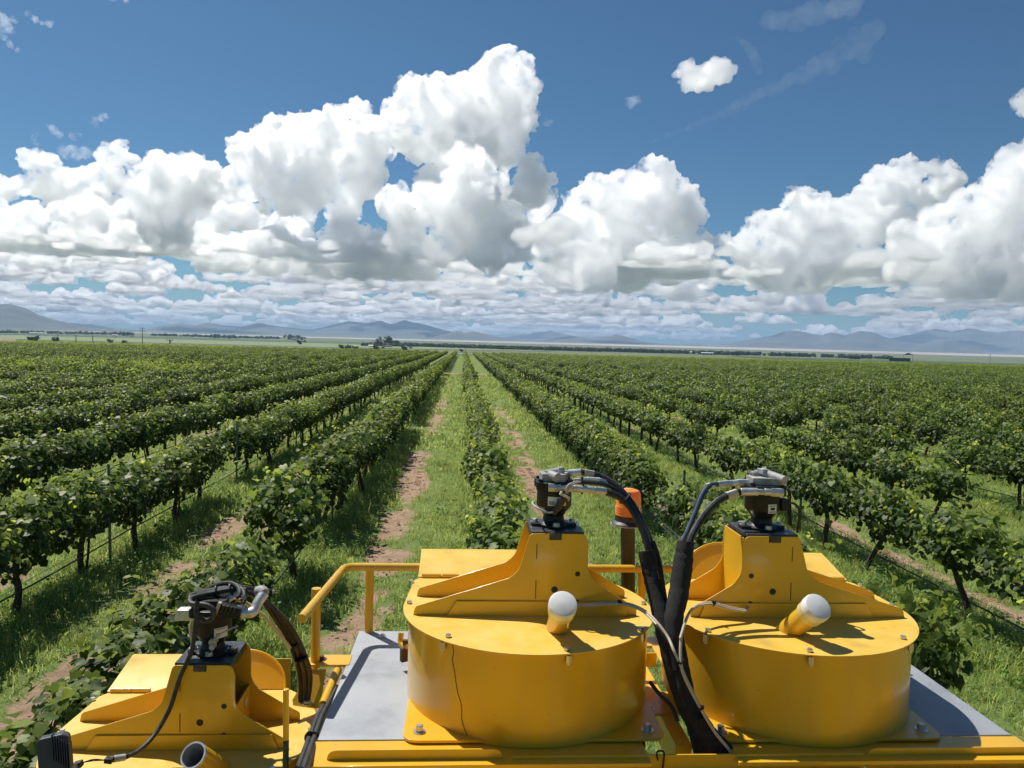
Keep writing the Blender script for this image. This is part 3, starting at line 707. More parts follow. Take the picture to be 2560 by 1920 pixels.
# deck: two grey sheets, a yellow border in front of them
def plate(pts, z0, z1, name, mat, bevel=0.001, parent=None):
    b = MM(); b.prism(pts, lambda x, y: (x, y, z0), lambda x, y: (x, y, z1)); return b.build(name, mat, parent, bevel)
dl = plate([(-0.394, 2.197), (0.55, 2.197), (0.55, 3.044), (-0.388, 3.044)], -0.003, 0.0015, 'deck_sheet', M['alloy'])
dr = plate([(0.80, 2.197), (1.70, 2.197), (1.694, 3.044), (0.80, 3.044)], -0.003, 0.0015, 'deck_sheet', M['alloy'])
bolt(dl, (-0.29, 2.99, 0.0015), r=0.009)
for p in ((-0.02, 2.98, 0.0015),): bolt(dl, p, r=0.009)
plate([(-0.47, 1.55), (0.56, 1.55), (0.56, 2.03), (-0.44, 2.03)], -0.10, -0.094, 'front_cover', M['yellow'], 0.002)
plate([(1.12, 1.55), (1.80, 1.55), (1.80, 2.03), (1.12, 2.03)], -0.10, -0.094, 'front_cover', M['yellow'], 0.002)
for x0, x1 in ((-0.405, 0.55), (0.80, 1.712)):
    plate([(x0, 2.06), (x1, 2.06), (x1, 2.193), (x0, 2.193)], -0.012, -0.001, 'deck_border', M['yellow'], 0.001)
# inner yellow floor between the two fan housings and the cross members under it
plate([(0.50, 2.44), (0.86, 2.44), (0.86, 2.60), (0.50, 2.60)], -0.055, -0.045, 'cross_member', M['yellow'], 0.002)
plate([(0.45, 2.10), (0.93, 2.10), (0.93, 2.17), (0.45, 2.17)], -0.055, -0.045, 'cross_member', M['yellow'], 0.002)
plate([(0.50, 2.95), (0.86, 2.95), (0.86, 3.044), (0.50, 3.044)], -0.03, -0.02, 'cross_member', M['yellow'], 0.002)
b = MM(); b.box((0.70, 2.70, -0.10), (0.05, 0.9, 0.10)); b.build('cross_member', M['yellow'], None, 0.003)
# upright lips along the front, rounded at their free ends
def lip(x0, x1, zt, zb, y, r0, r1, name='front_lip'):
    pts = fillet([(x0, zb), (x1, zb), (x1, zt), (x0, zt)], [0, 0, r1, r0], 7)
    b = MM(); b.prism(pts, lambda x, z: (x, y, z), lambda x, z: (x, y + 0.006, z))
    b.prism([(x0 + 0.01, zb), (x1 - 0.01, zb), (x1 - 0.01, zb - 0.004), (x0 + 0.01, zb - 0.004)], lambda x, z: (x, y - 0.02, z), lambda x, z: (x, y + 0.05, z))
    return b.build(name, M['yellow'], None, 0.0012)
lip(-0.350, 0.136, 0.026, -0.045, 2.092, 0.03, 0.03)
cl = lip(0.161, 1.180, 0.007, -0.036, 2.088, 0.012, 0.012)
lip(1.190, 1.72, 0.019, -0.045, 2.092, 0.03, 0.012)
b = MM(); t = [q3(2100, 1265, 2.08), q3(2092, 1205, 2.08), q3(2125, 1192, 2.095), q3(2150, 1215, 2.08), q3(2138, 1330, 2.08)]
b.tube(spline(t, 5), 0.0028, 6); b.build('cable_tie', M['black'], cl)
# front skirts below the lips
b = MM(); b.box((0.06, 2.045, -0.07), (1.0, 0.006, 0.05)); b.build('front_skirt', M['yellow'], None, 0.001)
b = MM(); b.box((1.46, 2.045, -0.07), (0.70, 0.006, 0.05)); b.build('front_skirt', M['yellow'], None, 0.001)

# ---- fan housings
FRONT = [(-.378, 0), (-.372, .028), (-.07, .122), (-.04, .150), (-.008, .268), (.055, .268), (.055, .248), (.095, .248), (.095, .268), (.172, .268), (.183, .235), (.183, .145), (.21, .108), (.348, .024), (.348, 0)]
FRAD = [0, .02, .05, .05, .018, 0.002, 0.002, 0.002, 0.002, .022, .03, .06, .04, .012, 0]
def fan(cx, cy, z0, s, zb, wall_top, lug_out=0.387, open_pipe=False, lean=0.0, drum_label=None, pipe_u=0.072):
    U = lambda u, v, z: (cx + s * u, cy + v, z0 + z)
    n = 72
    b = MM(); R = 0.398
    b.lathe([(R, zb - z0), (R, -0.005)], (cx, cy, z0), (0, 0, 1), n, cap=False)
    b.lathe([(R - .004, -0.006), (R - .004, zb - z0)], (cx, cy, z0), (0, 0, 1), n, cap=False)
    drum = b.build('fan_housing', M['yellow'], None, 0, drum_label)
    # D-shaped lid: round in front, running back to the outlet hood on one side
    pts = []
    for k in range(0, 57):
        a = math.radians(180 + k * 230 / 56); pts.append((0.416 * math.cos(a), 0.416 * math.sin(a)))
    pts += [(0.20, 0.318), (-0.38, 0.298), (-0.398, 0.27)]
    b = MM(); b.prism(pts, lambda u, v: U(u, v, -0.004), lambda u, v: U(u, v, 0.0)); lid = b.build('lid', M['lid'], drum, 0.0006)
    # hood over the outlet behind the hinge line
    b = MM()
    prof = [(0.302, 0.004), (0.36, 0.016), (0.52, 0.05), (0.54, 0.045), (0.54, 0.02)]
    pr2 = [(v, z - 0.003) for v, z in prof]
    V = []; F = []
    for u in (-0.385, 0.10):
        for v, z in prof: V.append(U(u, v, z))
        for v, z in pr2: V.append(U(u, v, z))
    k = len(prof); K = 2 * k
    for i in range(k - 1):
        F += [(i, i + 1, K + i + 1, K + i), (k + i, K + k + i, K + k + i + 1, k + i + 1)]
    for o in (0, K): F.append(tuple(range(o, o + k)) + tuple(range(o + 2 * k - 1, o + k - 1, -1)))
    F += [(0, K, K + k, k), (k - 1, 2 * k - 1, K + 2 * k - 1, K + k - 1)]
    b.add(V, F)
    b.prism([(-.383, .31), (-.383, .53), (-.379, .53), (-.379, .31)], lambda u, v: U(u, v, -0.20), lambda u, v: U(u, v, 0.004))
    b.prism([(-.383, .53), (.22, .53), (.22, .534), (-.383, .534)], lambda u, v: U(u, v, -0.20), lambda u, v: U(u, v, 0.03))
    b.build('outlet_hood', M['lid'], drum, 0.0006)
    # rounded cheek that closes the other end of the hood, leaning back
    na = 14; arc = [(0.085 + 0.160 * math.cos(math.radians(100 - 100 * i / na)), 0.118 * math.sin(math.radians(100 - 100 * i / na))) for i in range(na + 1)]
    b = MM(); b.prism([(0.04, 0.0), (0.04, 0.108)] + arc, lambda u, z: U(u, 0.325 + 0.62 * z, z), lambda u, z: U(u, 0.330 + 0.62 * z, z + .002))
    o = b.build('outlet_cheek', M['yellow'], drum, 0, ang=20)
    b = MM(); b.tube([U(u, 0.326 + 0.62 * z, z) for u, z in arc], .0048, 8); b.build('cheek_rim', M['yellow'], o)
    # hinge barrels
    for ua, ub in ((-0.372, -0.30), (-0.296, -0.235)):
        b = MM(); b.cyl(U(ua, 0.305, 0.007), U(ub, 0.305, 0.007), 0.009, 12); b.build('hinge', M['yellow'], drum, 0)
    # motor bracket: two profiled plates, a side wall, a folded strip
    pol = fillet(FRONT, FRAD, 6)
    for v0, name in ((-0.096, 'bracket_plate'), (0.088, 'bracket_plate')):
        b = MM(); b.prism(pol, lambda u, z: U(u, v0, z), lambda u, z: U(u, v0 + 0.005, z)); pl = b.build(name, M['yellow'], drum, 0.0012)
        if v0 < 0:
            for (u, z, r) in ((0.076, 0.085, .011), (0.150, 0.137, .0085), (0.150, 0.045, .008)):
                h = MM(); h.cyl(U(u, v0 - 0.0006, z), U(u, v0 + 0.002, z), r, 16); h.build('bolt_hole', M['ink'], pl)
            for (u, za, zz) in ((0.015, 0.185, 0.235), (0.015, 0.055, 0.115)):
                h = MM(); h.box(U(u, v0 - 0.0003, (za + zz) / 2), (0.0028, 0.0012, zz - za)); h.build('weld_slot', M['stain'], pl)
            b = MM(); b.prism([(-.27, 0), (.32, 0), (.30, .0475), (-.24, .0475)], lambda u, z: U(u, v0 - 0.007, z), lambda u, z: U(u, v0 - 0.001, z))
            b.build('stiffener', M['yellow'], pl, 0.0008)
    b = MM(); b.prism([(-0.091, 0), (0.088, 0), (0.088, wall_top), (-0.091, wall_top)], lambda v, z: U(0.176, v, z), lambda v, z: U(0.181, v, z))
    wall = b.build('bracket_wall', M['yellow'], drum, 0.0008)
    b = MM(); b.prism([(-0.091, 0), (0.088, 0), (0.088, .262), (-0.091, .262)], lambda v, z: U(0.012, v, z), lambda v, z: U(0.016, v, z)); b.build('bracket_wall', M['yellow'], drum, 0.0008)
    # black mounting plate with its notch tongue
    b = MM(); b.prism([(-.004, -0.0905), (.168, -0.0905), (.168, 0.0875), (-.004, 0.0875)], lambda u, v: U(u, v, 0.246), lambda u, v: U(u, v, 0.274))
    b.prism([(.0575, -0.0975), (.0925, -0.0975), (.0925, -0.0900), (.0575, -0.0900)], lambda u, v: U(u, v, 0.2495), lambda u, v: U(u, v, 0.2715))
    b.build('mounting_plate', M['mount'], drum, 0.0015)
    # corner lugs of the base flange
    if zb > -0.2:
        w = 0.36
        pts = fillet([(-lug_out, -.37), (lug_out, -.37), (lug_out, .37), (-lug_out, .37)], 0.05, 6)
        b = MM(); b.prism(pts, lambda u, v: (cx + s * u, cy + v, zb + 0.003), lambda u, v: (cx + s * u, cy + v, zb + 0.011)); fl = b.build('base_flange', M['yellow'], drum, 0.001)
        for (u, v) in ((-lug_out + .047, -.318), (lug_out - .047, -.318), (lug_out - .047, .318)):
            bolt(fl, (cx + s * u, cy + v, zb + 0.011), r=0.012, h=0.018, washer=0.02)
    # rim bolts
    for (u, v) in ((-.405, .24), (-.398, .016), (-.262, -.283), (.08, -.383), (.332, -.225), (.398, .015)):
        bolt(drum, U(u, v, 0.0), r=0.0092, h=0.008, washer=0.0)
        rr = math.hypot(u, v)
        if v < 0 or True:
            k = 0.409 / rr
            if abs(v) < 0.2 and u < 0: continue
            h = MM(); h.cyl(U(u * k, v * k, -0.030), U(u * k, v * k, -0.007), 0.0085, 6); h.cyl(U(u * k, v * k, -0.036), U(u * k, v * k, -0.030), 0.005, 8)
            h.build('nut', M['zinc'], drum)
    # filler pipe
    p0 = Vector(U(pipe_u, -0.205, -0.01)); ax = Vector((lean, -0.135, 0.135)).normalized()
    b = MM()
    if open_pipe:
        b.lathe([(.037, -.01), (.037, .155), (.033, .155), (.033, .02)], p0, ax, 28, cap=False)
        pp = b.build('filler_pipe', M['yellow'], drum)
        b = MM(); b.lathe([(.0374, .148), (.0374, .157), (.0325, .157), (.0325, -.005)], p0, ax, 28, cap=False); b.build('pipe_rim', M['chrome'], pp)
        b = MM(); b.lathe([(.0324, .03), (.0324, .032)], p0, ax, 20); b.build('pipe_bottom', M['ink'], pp)
    else:
        b.lathe([(.034, -.03), (.034, .15)], p0, ax, 28); pp = b.build('filler_pipe', M['yellow'], drum)
        b = MM(); b.lathe([(.0385, .128), (.0400, .131), (.0400, .156), (.041, .158)], p0, ax, 32); b.build('cap_skirt', M['skirt'], pp)
        b = MM(); b.lathe([(.0415, .156), (.0425, .159), (.0425, .178), (.040, .184), (.030, .1875), (.0, .1885)], p0, ax, 32, cap=False); b.build('cap', M['white'], pp)
    return drum, U

F1, U1 = fan(0.237, 2.540, 0.281, 1, 0.0, 0.20)
F2, U2 = fan(1.110, 2.530, 0.281, -1, 0.0, 0.262, 0.36, lean=0.04)
F0, U0 = fan(-0.875, 2.513, -0.140, 1, -0.42, 0.125, open_pipe=True, lean=-0.045, pipe_u=0.165)
# rust drip down the middle housing
t = [q3(x, y, 2.22) for x, y in ((475, 352), (486, 420), (476, 480), (492, 560), (505, 650), (520, 730), (545, 800), (550, 870), (552, 930), (575, 1000), (592, 1040), (592, 1140))]
pts = []
for p in t:
    a = math.atan2(-math.sqrt(max(0, .3985 ** 2 - min(.398, abs(p.x * 1.0 - .237)) ** 2)), p.x - .237); pts.append((0.237 + .3985 * math.cos(a), 2.54 + .3985 * math.sin(a), p.z))
b = MM(); b.tube(spline(pts, 4), [0.0008 + 0.0007 * abs(math.sin(i * 1.7)) for i in range(len(pts) * 4 - 3)], 6); b.build('rust_drip', M['stain'], F1)

# ---- hydraulic motors
def motor(U, uc, fan_part, dz=0.0):
    c = U(uc, 0.0, 0.274)
    b = MM(); b.lathe([(.055, 0), (.055, .008), (.045, .012), (.036, .02), (.034, .036), (.043, .05), (.056, .066), (.058, .07), (.058, .128), (.064, .129), (.064, .15), (.058, .152)], c, (0, 0, 1), 32)
    for a in (35, 145, 215, 325):
        b.lathe([(.014, .126), (.014, .152)], Vector(c) + Vector((math.cos(math.radians(a)) * .062, math.sin(math.radians(a)) * .062, 0)), (0, 0, 1), 10)
    mo = b.build('hydraulic_motor', M['black'], None, 0.001)
    for a in (35, 145, 215, 325):
        bolt(mo, Vector(c) + Vector((math.cos(math.radians(a)) * .062, math.sin(math.radians(a)) * .062, .150)), r=.008, washer=0, mat=M['black'])
    b = MM(); b.prism(fillet([(-.075, -.02), (-.055, -.028), (.055, -.028), (.075, -.02), (.075, .02), (.055, .028), (-.055, .028), (-.075, .02)], .008, 3), lambda x, y: (c[0] + x, c[1] + y, c[2] + .001), lambda x, y: (c[0] + x, c[1] + y, c[2] + .011))
    b.build('motor_foot', M['black'], mo, 0.001)
    for sx in (-1, 1): bolt(mo, (c[0] + sx * .062, c[1], c[2] + .011), r=.011, h=.010, washer=.014)
    bolt(mo, (c[0] + .004, c[1] - .05, c[2] + .008), r=.012, h=.010, washer=.014)
    return mo, Vector(c)
def fitting(mo, pts, radii, name='fitting', mat='chrome', n=8):
    b = MM()
    for i in range(len(radii)):
        b.cyl(pts[i], pts[i + 1], radii[i], 6 if i % 2 == 0 else n * 2)
    return b.build(name, M[mat], mo, 0.0006)

mo1, c1 = motor(U1, 0.078, F1)
Y = c1.y
b = MM(); b.prism(fillet([(-.045, -.035), (.03, -.045), (.05, .02), (.0, .05), (-.05, .03)], .012, 4), lambda x, y: (c1.x + x, c1.y + y, c1.z + .152), lambda x, y: (c1.x + x, c1.y + y, c1.z + .178))
b.cyl((c1.x - .03, Y - .005, c1.z + .172), (c1.x + .03, Y + .02, c1.z + .182), .014, 12); b.cyl((c1.x - .02, Y - .02, c1.z + .172), (c1.x + .005, Y - .052, c1.z + .168), .017, 12); b.cyl((c1.x + .02, Y - .01, c1.z + .17), (c1.x + .02, Y - .01, c1.z + .198), .010, 6)
b.build('port_block', M['castgrey'], mo1, 0.002)
fitting(mo1, [q1(1235, 215, Y - .055), q1(1330, 218, Y - .055), q1(1385, 222, Y - .055), q1(1430, 224, Y - .055), q1(1560, 235, Y - .05), q1(1600, 238, Y - .05)], [.0150, .0105, .0135, .0125, .0120])
fitting(mo1, [q1(1600, 238, Y - .05), q1(1690, 250, Y - .045)], [.0135], 'hose_ferrule')
fitting(mo1, [q1(1210, 120, Y + .02), q1(1300, 108, Y + .02), q1(1350, 105, Y + .02), q1(1395, 103, Y + .02), q1(1490, 98, Y + .02)], [.0155, .0125, .010, .0125])
fitting(mo1, [q1(1520, 97, Y + .02), q1(1595, 112, Y + .02)], [.0120], 'hose_ferrule', 'cream')
fitting(mo1, [q1(1440, 160, Y - .01), q1(1540, 152, Y - .01), q1(1640, 158, Y - .01), q1(1735, 185, Y)], [.007, .0085, .007])
# hoses of the middle fan over to the sleeve
def hose(pts, r, name, mat, parent=None, k=7, n=10):
    b = MM(); b.tube(spline(pts, k), r, n); return b.build(name, M[mat], parent)
hose([q1(1680, 250, Y - .045), q1(1790, 290, Y - .05), q1(1880, 370, Y - .07), q1(1960, 510, Y - .1), q1(2010, 640, Y - .13), q1(2040, 760, Y - .15), q1(2080, 950, Y - .19)], .0118, 'hydraulic_hose', 'hose')
hose([q1(1485, 97, Y + .02), q1(1600, 113, Y + .02), q1(1720, 165, Y), q1(1820, 250, Y - .03), q1(1920, 380, Y - .06), q1(1990, 540, Y - .09), q1(2030, 680, Y - .13), q1(2090, 950, Y - .19)], .0105, 'hydraulic_hose', 'hose')
hose([q1(1450, 175, Y - .02), q1(1560, 180, Y - .02), q1(1700, 200, Y - .02), q1(1800, 265, Y - .035), q1(1900, 385, Y - .06), q1(1995, 600, Y - .1), q1(2070, 740, Y - .12), q1(2130, 960, Y - .14)], .0075, 'hydraulic_hose', 'hose')
hose([q1(1500, 160, Y), q1(1640, 150, Y), q1(1760, 200, Y - .01), q1(1850, 290, Y - .03), q1(1950, 420, Y - .06), q1(2050, 640, Y - .08), q1(2120, 840, Y - .1), q1(2140, 1000, Y - .12)], .0065, 'hydraulic_hose', 'hose')
for x, y, r in ((1505, 230, .0175), (1840, 300, .026), (1500, 155, .012)):
    b = MM(); p = q1(x, y, Y - .045); d = (q1(x + 20, y + (4 if x < 1600 else 22), Y - .045) - p).normalized(); b.lathe([(r, -.002), (r, .002)], p, d, 16); b.build('cable_tie', M['black'], mo1)
# sensor plug, its clip and lead
b = MM(); p0 = q1(1300, 390, Y - .075); p1 = q1(1365, 285, Y - .085); b.cyl(p0, p1, .0125, 8); b.cyl(p0 + (p0 - p1) * .35, p0, .009, 8); b.build('sensor_plug', M['conduit'], mo1, 0.001)
b = MM(); b.box(q1(1365, 283, Y - .09), (.027, .02, .007), (0, .45, 0)); b.box(q1(1335, 262, Y - .09), (.006, .02, .012), (0, .45, 0)); b.box(q1(1395, 305, Y - .09), (.006, .02, .012), (0, .45, 0)); b.build('plug_clip', M['cream'], mo1, 0.001)
hose([q1(1372, 265, Y - .08), q1(1380, 225, Y - .085), q1(1405, 190, Y - .08), q1(1470, 168, Y - .06)], .003, 'sensor_lead', 'cream', mo1)
hose([q1(1385, 265, Y - .08), q1(1398, 225, Y - .085), q1(1425, 195, Y - .08), q1(1490, 172, Y - .06)], .003, 'sensor_lead', 'castgrey', mo1)
hose([q1(1112, 330, Y), q1(1118, 355, Y - .04), q1(1160, 385, Y - .068), q1(1225, 412, Y - .075), q1(1275, 410, Y - .075)], .0035, 'sensor_lead', 'castgrey', mo1)
def sticker(c, a0, a1, z0, z1, r, parent, rows):
    V = []; F = []; k = 8
    for i in range(k + 1):
        a = math.radians(a0 + (a1 - a0) * i / k)
        for z in (z0, z1): V.append((c.x + r * math.cos(a), c.y + r * math.sin(a), c.z + z))
    for i in range(k): F.append((2 * i, 2 * i + 2, 2 * i + 3, 2 * i + 1))
    b = MM(); b.add(V, F); st = b.build('label_sticker', M['sticker'], parent)
    b = MM()
    for (f0, f1, g0, g1) in rows:
        V = []; F = []
        for i in range(k + 1):
            a = math.radians(a0 + (a1 - a0) * (f0 + (f1 - f0) * i / k))
            for g in (g0, g1): V.append((c.x + (r + .0004) * math.cos(a), c.y + (r + .0004) * math.sin(a), c.z + z0 + (z1 - z0) * g))
        for i in range(k): F.append((2 * i, 2 * i + 2, 2 * i + 3, 2 * i + 1))
        b.add(V, F)
    b.build('label_print', M['ink'], st)
sticker(c1, 243, 305, .076, .106, .0586, mo1, [(.08 + .035 * i, .08 + .035 * i + (.02 if i % 3 else .012), .12, .55) for i in range(8)] + [(.5, .9, .12, .16), (.5, .82, .28, .32), (.45, .75, .7, .78)])

mo2, c2 = motor(U2, 0.085, F2)
Y = c2.y
b = MM(); b.prism(fillet([(-.045, -.03), (.05, -.045), (.055, .02), (.0, .05), (-.05, .03)], .012, 4), lambda x, y: (c2.x + x, c2.y + y, c2.z + .152), lambda x, y: (c2.x + x, c2.y + y, c2.z + .176))
b.cyl((c2.x + .052, Y - .055, c2.z + .172), (c2.x + .005, Y + .02, c2.z + .186), .016, 12); b.cyl((c2.x - .035, Y + .015, c2.z + .176), (c2.x + .02, Y + .03, c2.z + .190), .014, 12); b.box((c2.x + .005, Y + .01, c2.z + .192), (.035, .03, .018), (0, .1, .4))
b.build('port_block', M['castgrey'], mo2, 0.002)
fitting(mo2, [q2(1000, 258, Y - .06), q2(905, 252, Y - .06), q2(855, 252, Y - .06), q2(800, 252, Y - .06), q2(668, 252, Y - .06)], [.0155, .0125, .0105, .0135])
fitting(mo2, [q2(668, 252, Y - .06), q2(640, 258, Y - .06)], [.011], 'hose_collar', 'black')
fitting(mo2, [q2(640, 258, Y - .06), q2(560, 285, Y - .065)], [.0145], 'hose_ferrule', 'cream')
fitting(mo2, [q2(745, 178, Y + .01), q2(640, 178, Y + .01), q2(600, 182, Y + .01), q2(490, 192, Y + .005)], [.0125, .0105, .0115])
fitting(mo2, [q2(460, 195, Y + .005), q2(395, 210, Y)], [.011], 'hose_ferrule')
hose([q2(570, 280, Y - .065), q2(490, 325, Y - .075), q2(400, 410, Y - .09), q2(320, 530, Y - .12), q2(270, 640, Y - .15), q2(200, 900, Y - .2)], .0118, 'hydraulic_hose', 'hose')
hose([q2(495, 192, Y + .005), q2(430, 200, Y), q2(370, 270, Y - .02), q2(310, 420, Y - .06), q2(250, 560, Y - .1), q2(210, 650, Y - .14), q2(150, 900, Y - .18)], .0085, 'hydraulic_hose', 'sheen_hose')
hose([q2(480, 185, Y + .005), q2(400, 210, Y), q2(335, 300, Y - .02), q2(285, 460, Y - .06), q2(225, 600, Y - .1), q2(190, 700, Y - .14)], .006, 'hydraulic_hose', 'hose')
sticker(c2, 268, 300, .062, .092, .0586, mo2, [(.12, .88, .80, .86), (.12, .88, .12, .2), (.25, .75, .35, .65)])
b = MM(); b.box((c2.x + .066, Y - .015, c2.z + .085), (.022, .03, .04)); b.build('sensor_plug', M['black'], mo2, .002)
hose([(c2.x + .075, Y - .02, c2.z + .092), (c2.x + .10, Y - .03, c2.z + .09), (c2.x + .118, Y - .03, c2.z + .06), (c2.x + .118, Y - .02, c2.z - .01)], .0042, 'sensor_lead', 'conduit', mo2)

# black fabric sleeves that gather the hoses between the two housings
def sleeve(pts, rads, flat=0.75):
    b = MM(); sp = spline(pts, 8); rr = np.interp(np.linspace(0, 1, len(sp)), np.linspace(0, 1, len(rads)), rads)
    rnd = random.Random(3)
    b.tube(sp, [r * (1 + rnd.uniform(-.05, .05)) for r in rr], 16)
    return b.build('hose_sleeve', M['sleeve'], None, ang=60)
sleeve([q1(2008, 715, 2.40), q1(2050, 900, 2.38), q1(2110, 1150, 2.33), q4(60, 250, 2.27), q4(150, 560, 2.22), q4(250, 780, 2.19), q4(300, 960, 2.17), q4(320, 1060, 2.15)], [.027, .029, .028, .025, .026, .030, .034, .034])
sleeve([q2(232, 648, 2.37), q2(215, 800, 2.35), q2(180, 1050, 2.31), q2(140, 1300, 2.26), q4(150, 400, 2.22), q4(210, 640, 2.19), q4(320, 830, 2.165), q4(390, 960, 2.15), q4(420, 1060, 2.14)], [.026, .031, .031, .028, .024, .024, .030, .034, .034])
sleeve([q4(270, 700, 2.16), q4(340, 820, 2.155), q4(420, 920, 2.145), q4(450, 1050, 2.14)], [.016, .022, .028, .030])
hose([q1(2060, 640, 2.42), q1(2110, 800, 2.40), q1(2140, 1000, 2.36), q1(2170, 1200, 2.30), q4(80, 250, 2.24), q4(120, 420, 2.2)], .008, 'hydraulic_hose', 'hose')
# cream leads to the two housings
hose([q1(1470, 1145, 2.425), q1(1560, 1140, 2.41), q1(1700, 1128, 2.40), q1(1800, 1128, 2.39), q1(1900, 1145, 2.36), q1(2010, 1200, 2.31), q1(2100, 1290, 2.26), q1(2180, 1400, 2.22), q4(105, 300, 2.18), q4(135, 365, 2.17), q4(180, 470, 2.16), q4(270, 650, 2.145), q4(350, 790, 2.135), q4(440, 905, 2.125), q4(480, 985, 2.12)], .0042, 'cable', 'cream')
hose([q1(1470, 1152, 2.42), q1(1580, 1150, 2.405), q1(1710, 1138, 2.39), q1(1810, 1140, 2.38), q1(1905, 1160, 2.35), q1(2000, 1210, 2.31), q1(2090, 1300, 2.255)], .0035, 'cable', 'cream')
hose([q2(735, 1165, 2.42), q2(690, 1185, 2.40), q2(560, 1160, 2.39), q2(450, 1130, 2.385), q2(350, 1140, 2.36), q2(280, 1185, 2.31), q2(235, 1270, 2.25), q2(200, 1400, 2.2), q2(195, 1560, 2.17), q4(170, 460, 2.15), q4(262, 640, 2.14), q4(345, 780, 2.13), q4(435, 895, 2.12), q4(480, 975, 2.115)], .0045, 'cable', 'cream')
hose([q2(735, 1172, 2.42), q2(690, 1195, 2.39), q2(560, 1172, 2.38), q2(450, 1140, 2.375), q2(340, 1152, 2.35), q2(270, 1200, 2.30), q2(228, 1290, 2.24), q2(190, 1410, 2.19)], .004, 'cable', 'cream')
for p, d in ((q1(1792, 1128, 2.39), (1, .05, 0)), (q2(450, 1132, 2.38), (1, 0, .1)), (q4(150, 372, 2.165), (.4, 0, -1)), (q4(268, 648, 2.142), (.5, 0, -1))):
    b = MM(); b.lathe([(.0095, -.003), (.0095, .003)], p, d, 12); b.box(Vector(p) + Vector((.004, -.008, .006)), (.006, .008, .008)); b.build('cable_tie', M['black'])
hose([q3(2040, 650, 2.3), q3(2110, 740, 2.26), q3(2200, 830, 2.22), q3(2260, 960, 2.19)], .006, 'cable', 'hose')
b = MM(); b.box((0.56, 2.26, -.12), (.035, .035, .24)); b.build('cross_member', M['black'], None, .002)
for p in ((.645, 2.47, -.045), (.60, 2.53, -.045)): bolt(HV, p, r=.011, h=.01)

# ---- guard rail
zr = .268; rr = .0155
rl = MM(); rl.tube([(1.30, 3.02, zr), (-.40, 3.02, zr)] + [(-.40 - .05 * math.sin(math.radians(a)), 3.02 - .05 + .05 * math.cos(math.radians(a)) - .0, zr) for a in (15, 30, 45, 60, 72)] + [(-.497, 2.46, .262)], rr, 14)
rail = rl.build('guard_rail', M['yellow'])
for x, y, zb in ((-.350, 3.06, -.25), (-.505, 2.77, -.02), (.742, 3.05, -.25), (1.27, 3.05, -.25)):
    b = MM(); b.cyl((x, y - .02, zb), (x, y - .02, zr), .0165, 14); b.build('rail_post', M['yellow'], rail)

# ---- lug beside the left housing, strut and arm
pts = fillet([(-.535, 2.715), (-.38, 2.715), (-.38, 2.805), (-.535, 2.805)], [.044, 0, 0, .044], 7)
b = MM(); b.prism(pts, lambda x, y: (x, y, -.004), lambda x, y: (x, y, .004)); lg = b.build('hinge_lug', M['yellow'], None, .001)
bolt(lg, (-.487, 2.762, .004), r=.012, h=.012, washer=.021, mat=M['rust'])
b = MM(); V = [q5(2085, 762, 2.72), q5(2195, 755, 2.72), q5(2105, 1010, 2.66), q5(2130, 1045, 2.64), q5(1950, 1020, 2.6), q5(1945, 985, 2.62)]
b.add(V + [v + Vector((0, .004, -.006)) for v in V], [(0, 1, 2, 3, 4, 5), (11, 10, 9, 8, 7, 6)] + [(i, (i + 1) % 6, 6 + (i + 1) % 6, 6 + i) for i in range(6)])
V = [q5(2195, 755, 2.72), q5(2200, 760, 2.76), q5(2150, 1050, 2.68), q5(2130, 1045, 2.64), q5(2105, 1010, 2.66)]
b.add(V, [(0, 1, 2, 3, 4)])
arm = b.build('hinge_arm', M['yellow'], None, 0)
bolt(arm, q5(2055, 1015, 2.62), r=.012, h=.01, washer=.017)
b = MM(); b.cyl(q6(420, 945, 2.72), q6(312, 1200, 2.50), .015, 12); b.build('gas_strut', M['yellow'])
# black cable bundle beside the deck sheet
for dx, r, dy in ((0, .013, 0), (.014, .010, .01), (-.008, .009, .012), (.008, .008, .02)):
    t = [q6(395, 1110, 2.62), q6(335, 1230, 2.50), q6(285, 1330, 2.38), q6(245, 1440, 2.27), q6(205, 1550, 2.16), q6(160, 1680, 2.04), q6(120, 1800, 1.95)]
    hose([p + Vector((dx, 0, dy)) for p in t], r, 'cable', 'conduit')
b = MM(); b.lathe([(.026, -.003), (.026, .003)], q6(237, 1462, 2.24) + Vector((0, 0, .006)), (.3, 1, .1), 14); b.build('cable_tie', M['black'])
b = MM(); b.lathe([(.022, -.003), (.022, .003)], q6(335, 1215, 2.51), (.3, 1, .1), 14); b.build('cable_tie', M['black'])
# marker rod, yellow above and green below
b = MM(); b.cyl(q5(1898, 905, 2.06), q5(1898, 1282, 2.06), .0081, 12); mr = b.build('marker_rod', M['yellow'], None, .001)
b = MM(); t = q5(1898, 1282, 2.06); b.cyl(t, t - Vector((0, 0, .35)), .0082, 12); b.build('rod_foot', M['green'], mr)
# latch handle beside the middle housing
b = MM(); b.tube(spline([q6(882, 675, 2.72), q6(878, 740, 2.71), q6(905, 775, 2.69), q6(930, 770, 2.67)], 5), [.0105] * 15 + [.007], 10); lt = b.build('latch', M['yellow'])
b = MM(); b.box(q6(912, 830, 2.68), (.035, .02, .05), (0, 0, .5)); b.box(q6(925, 745, 2.68), (.03, .015, .02)); b.build('latch_bracket', M['rust'], lt, .002)
# closed plates seen between the housings and the ends of the frame
b = MM(); b.box((.66, 2.72, .02), (.14, .006, .05)); b.build('cross_member', M['yellow'], None, .001)

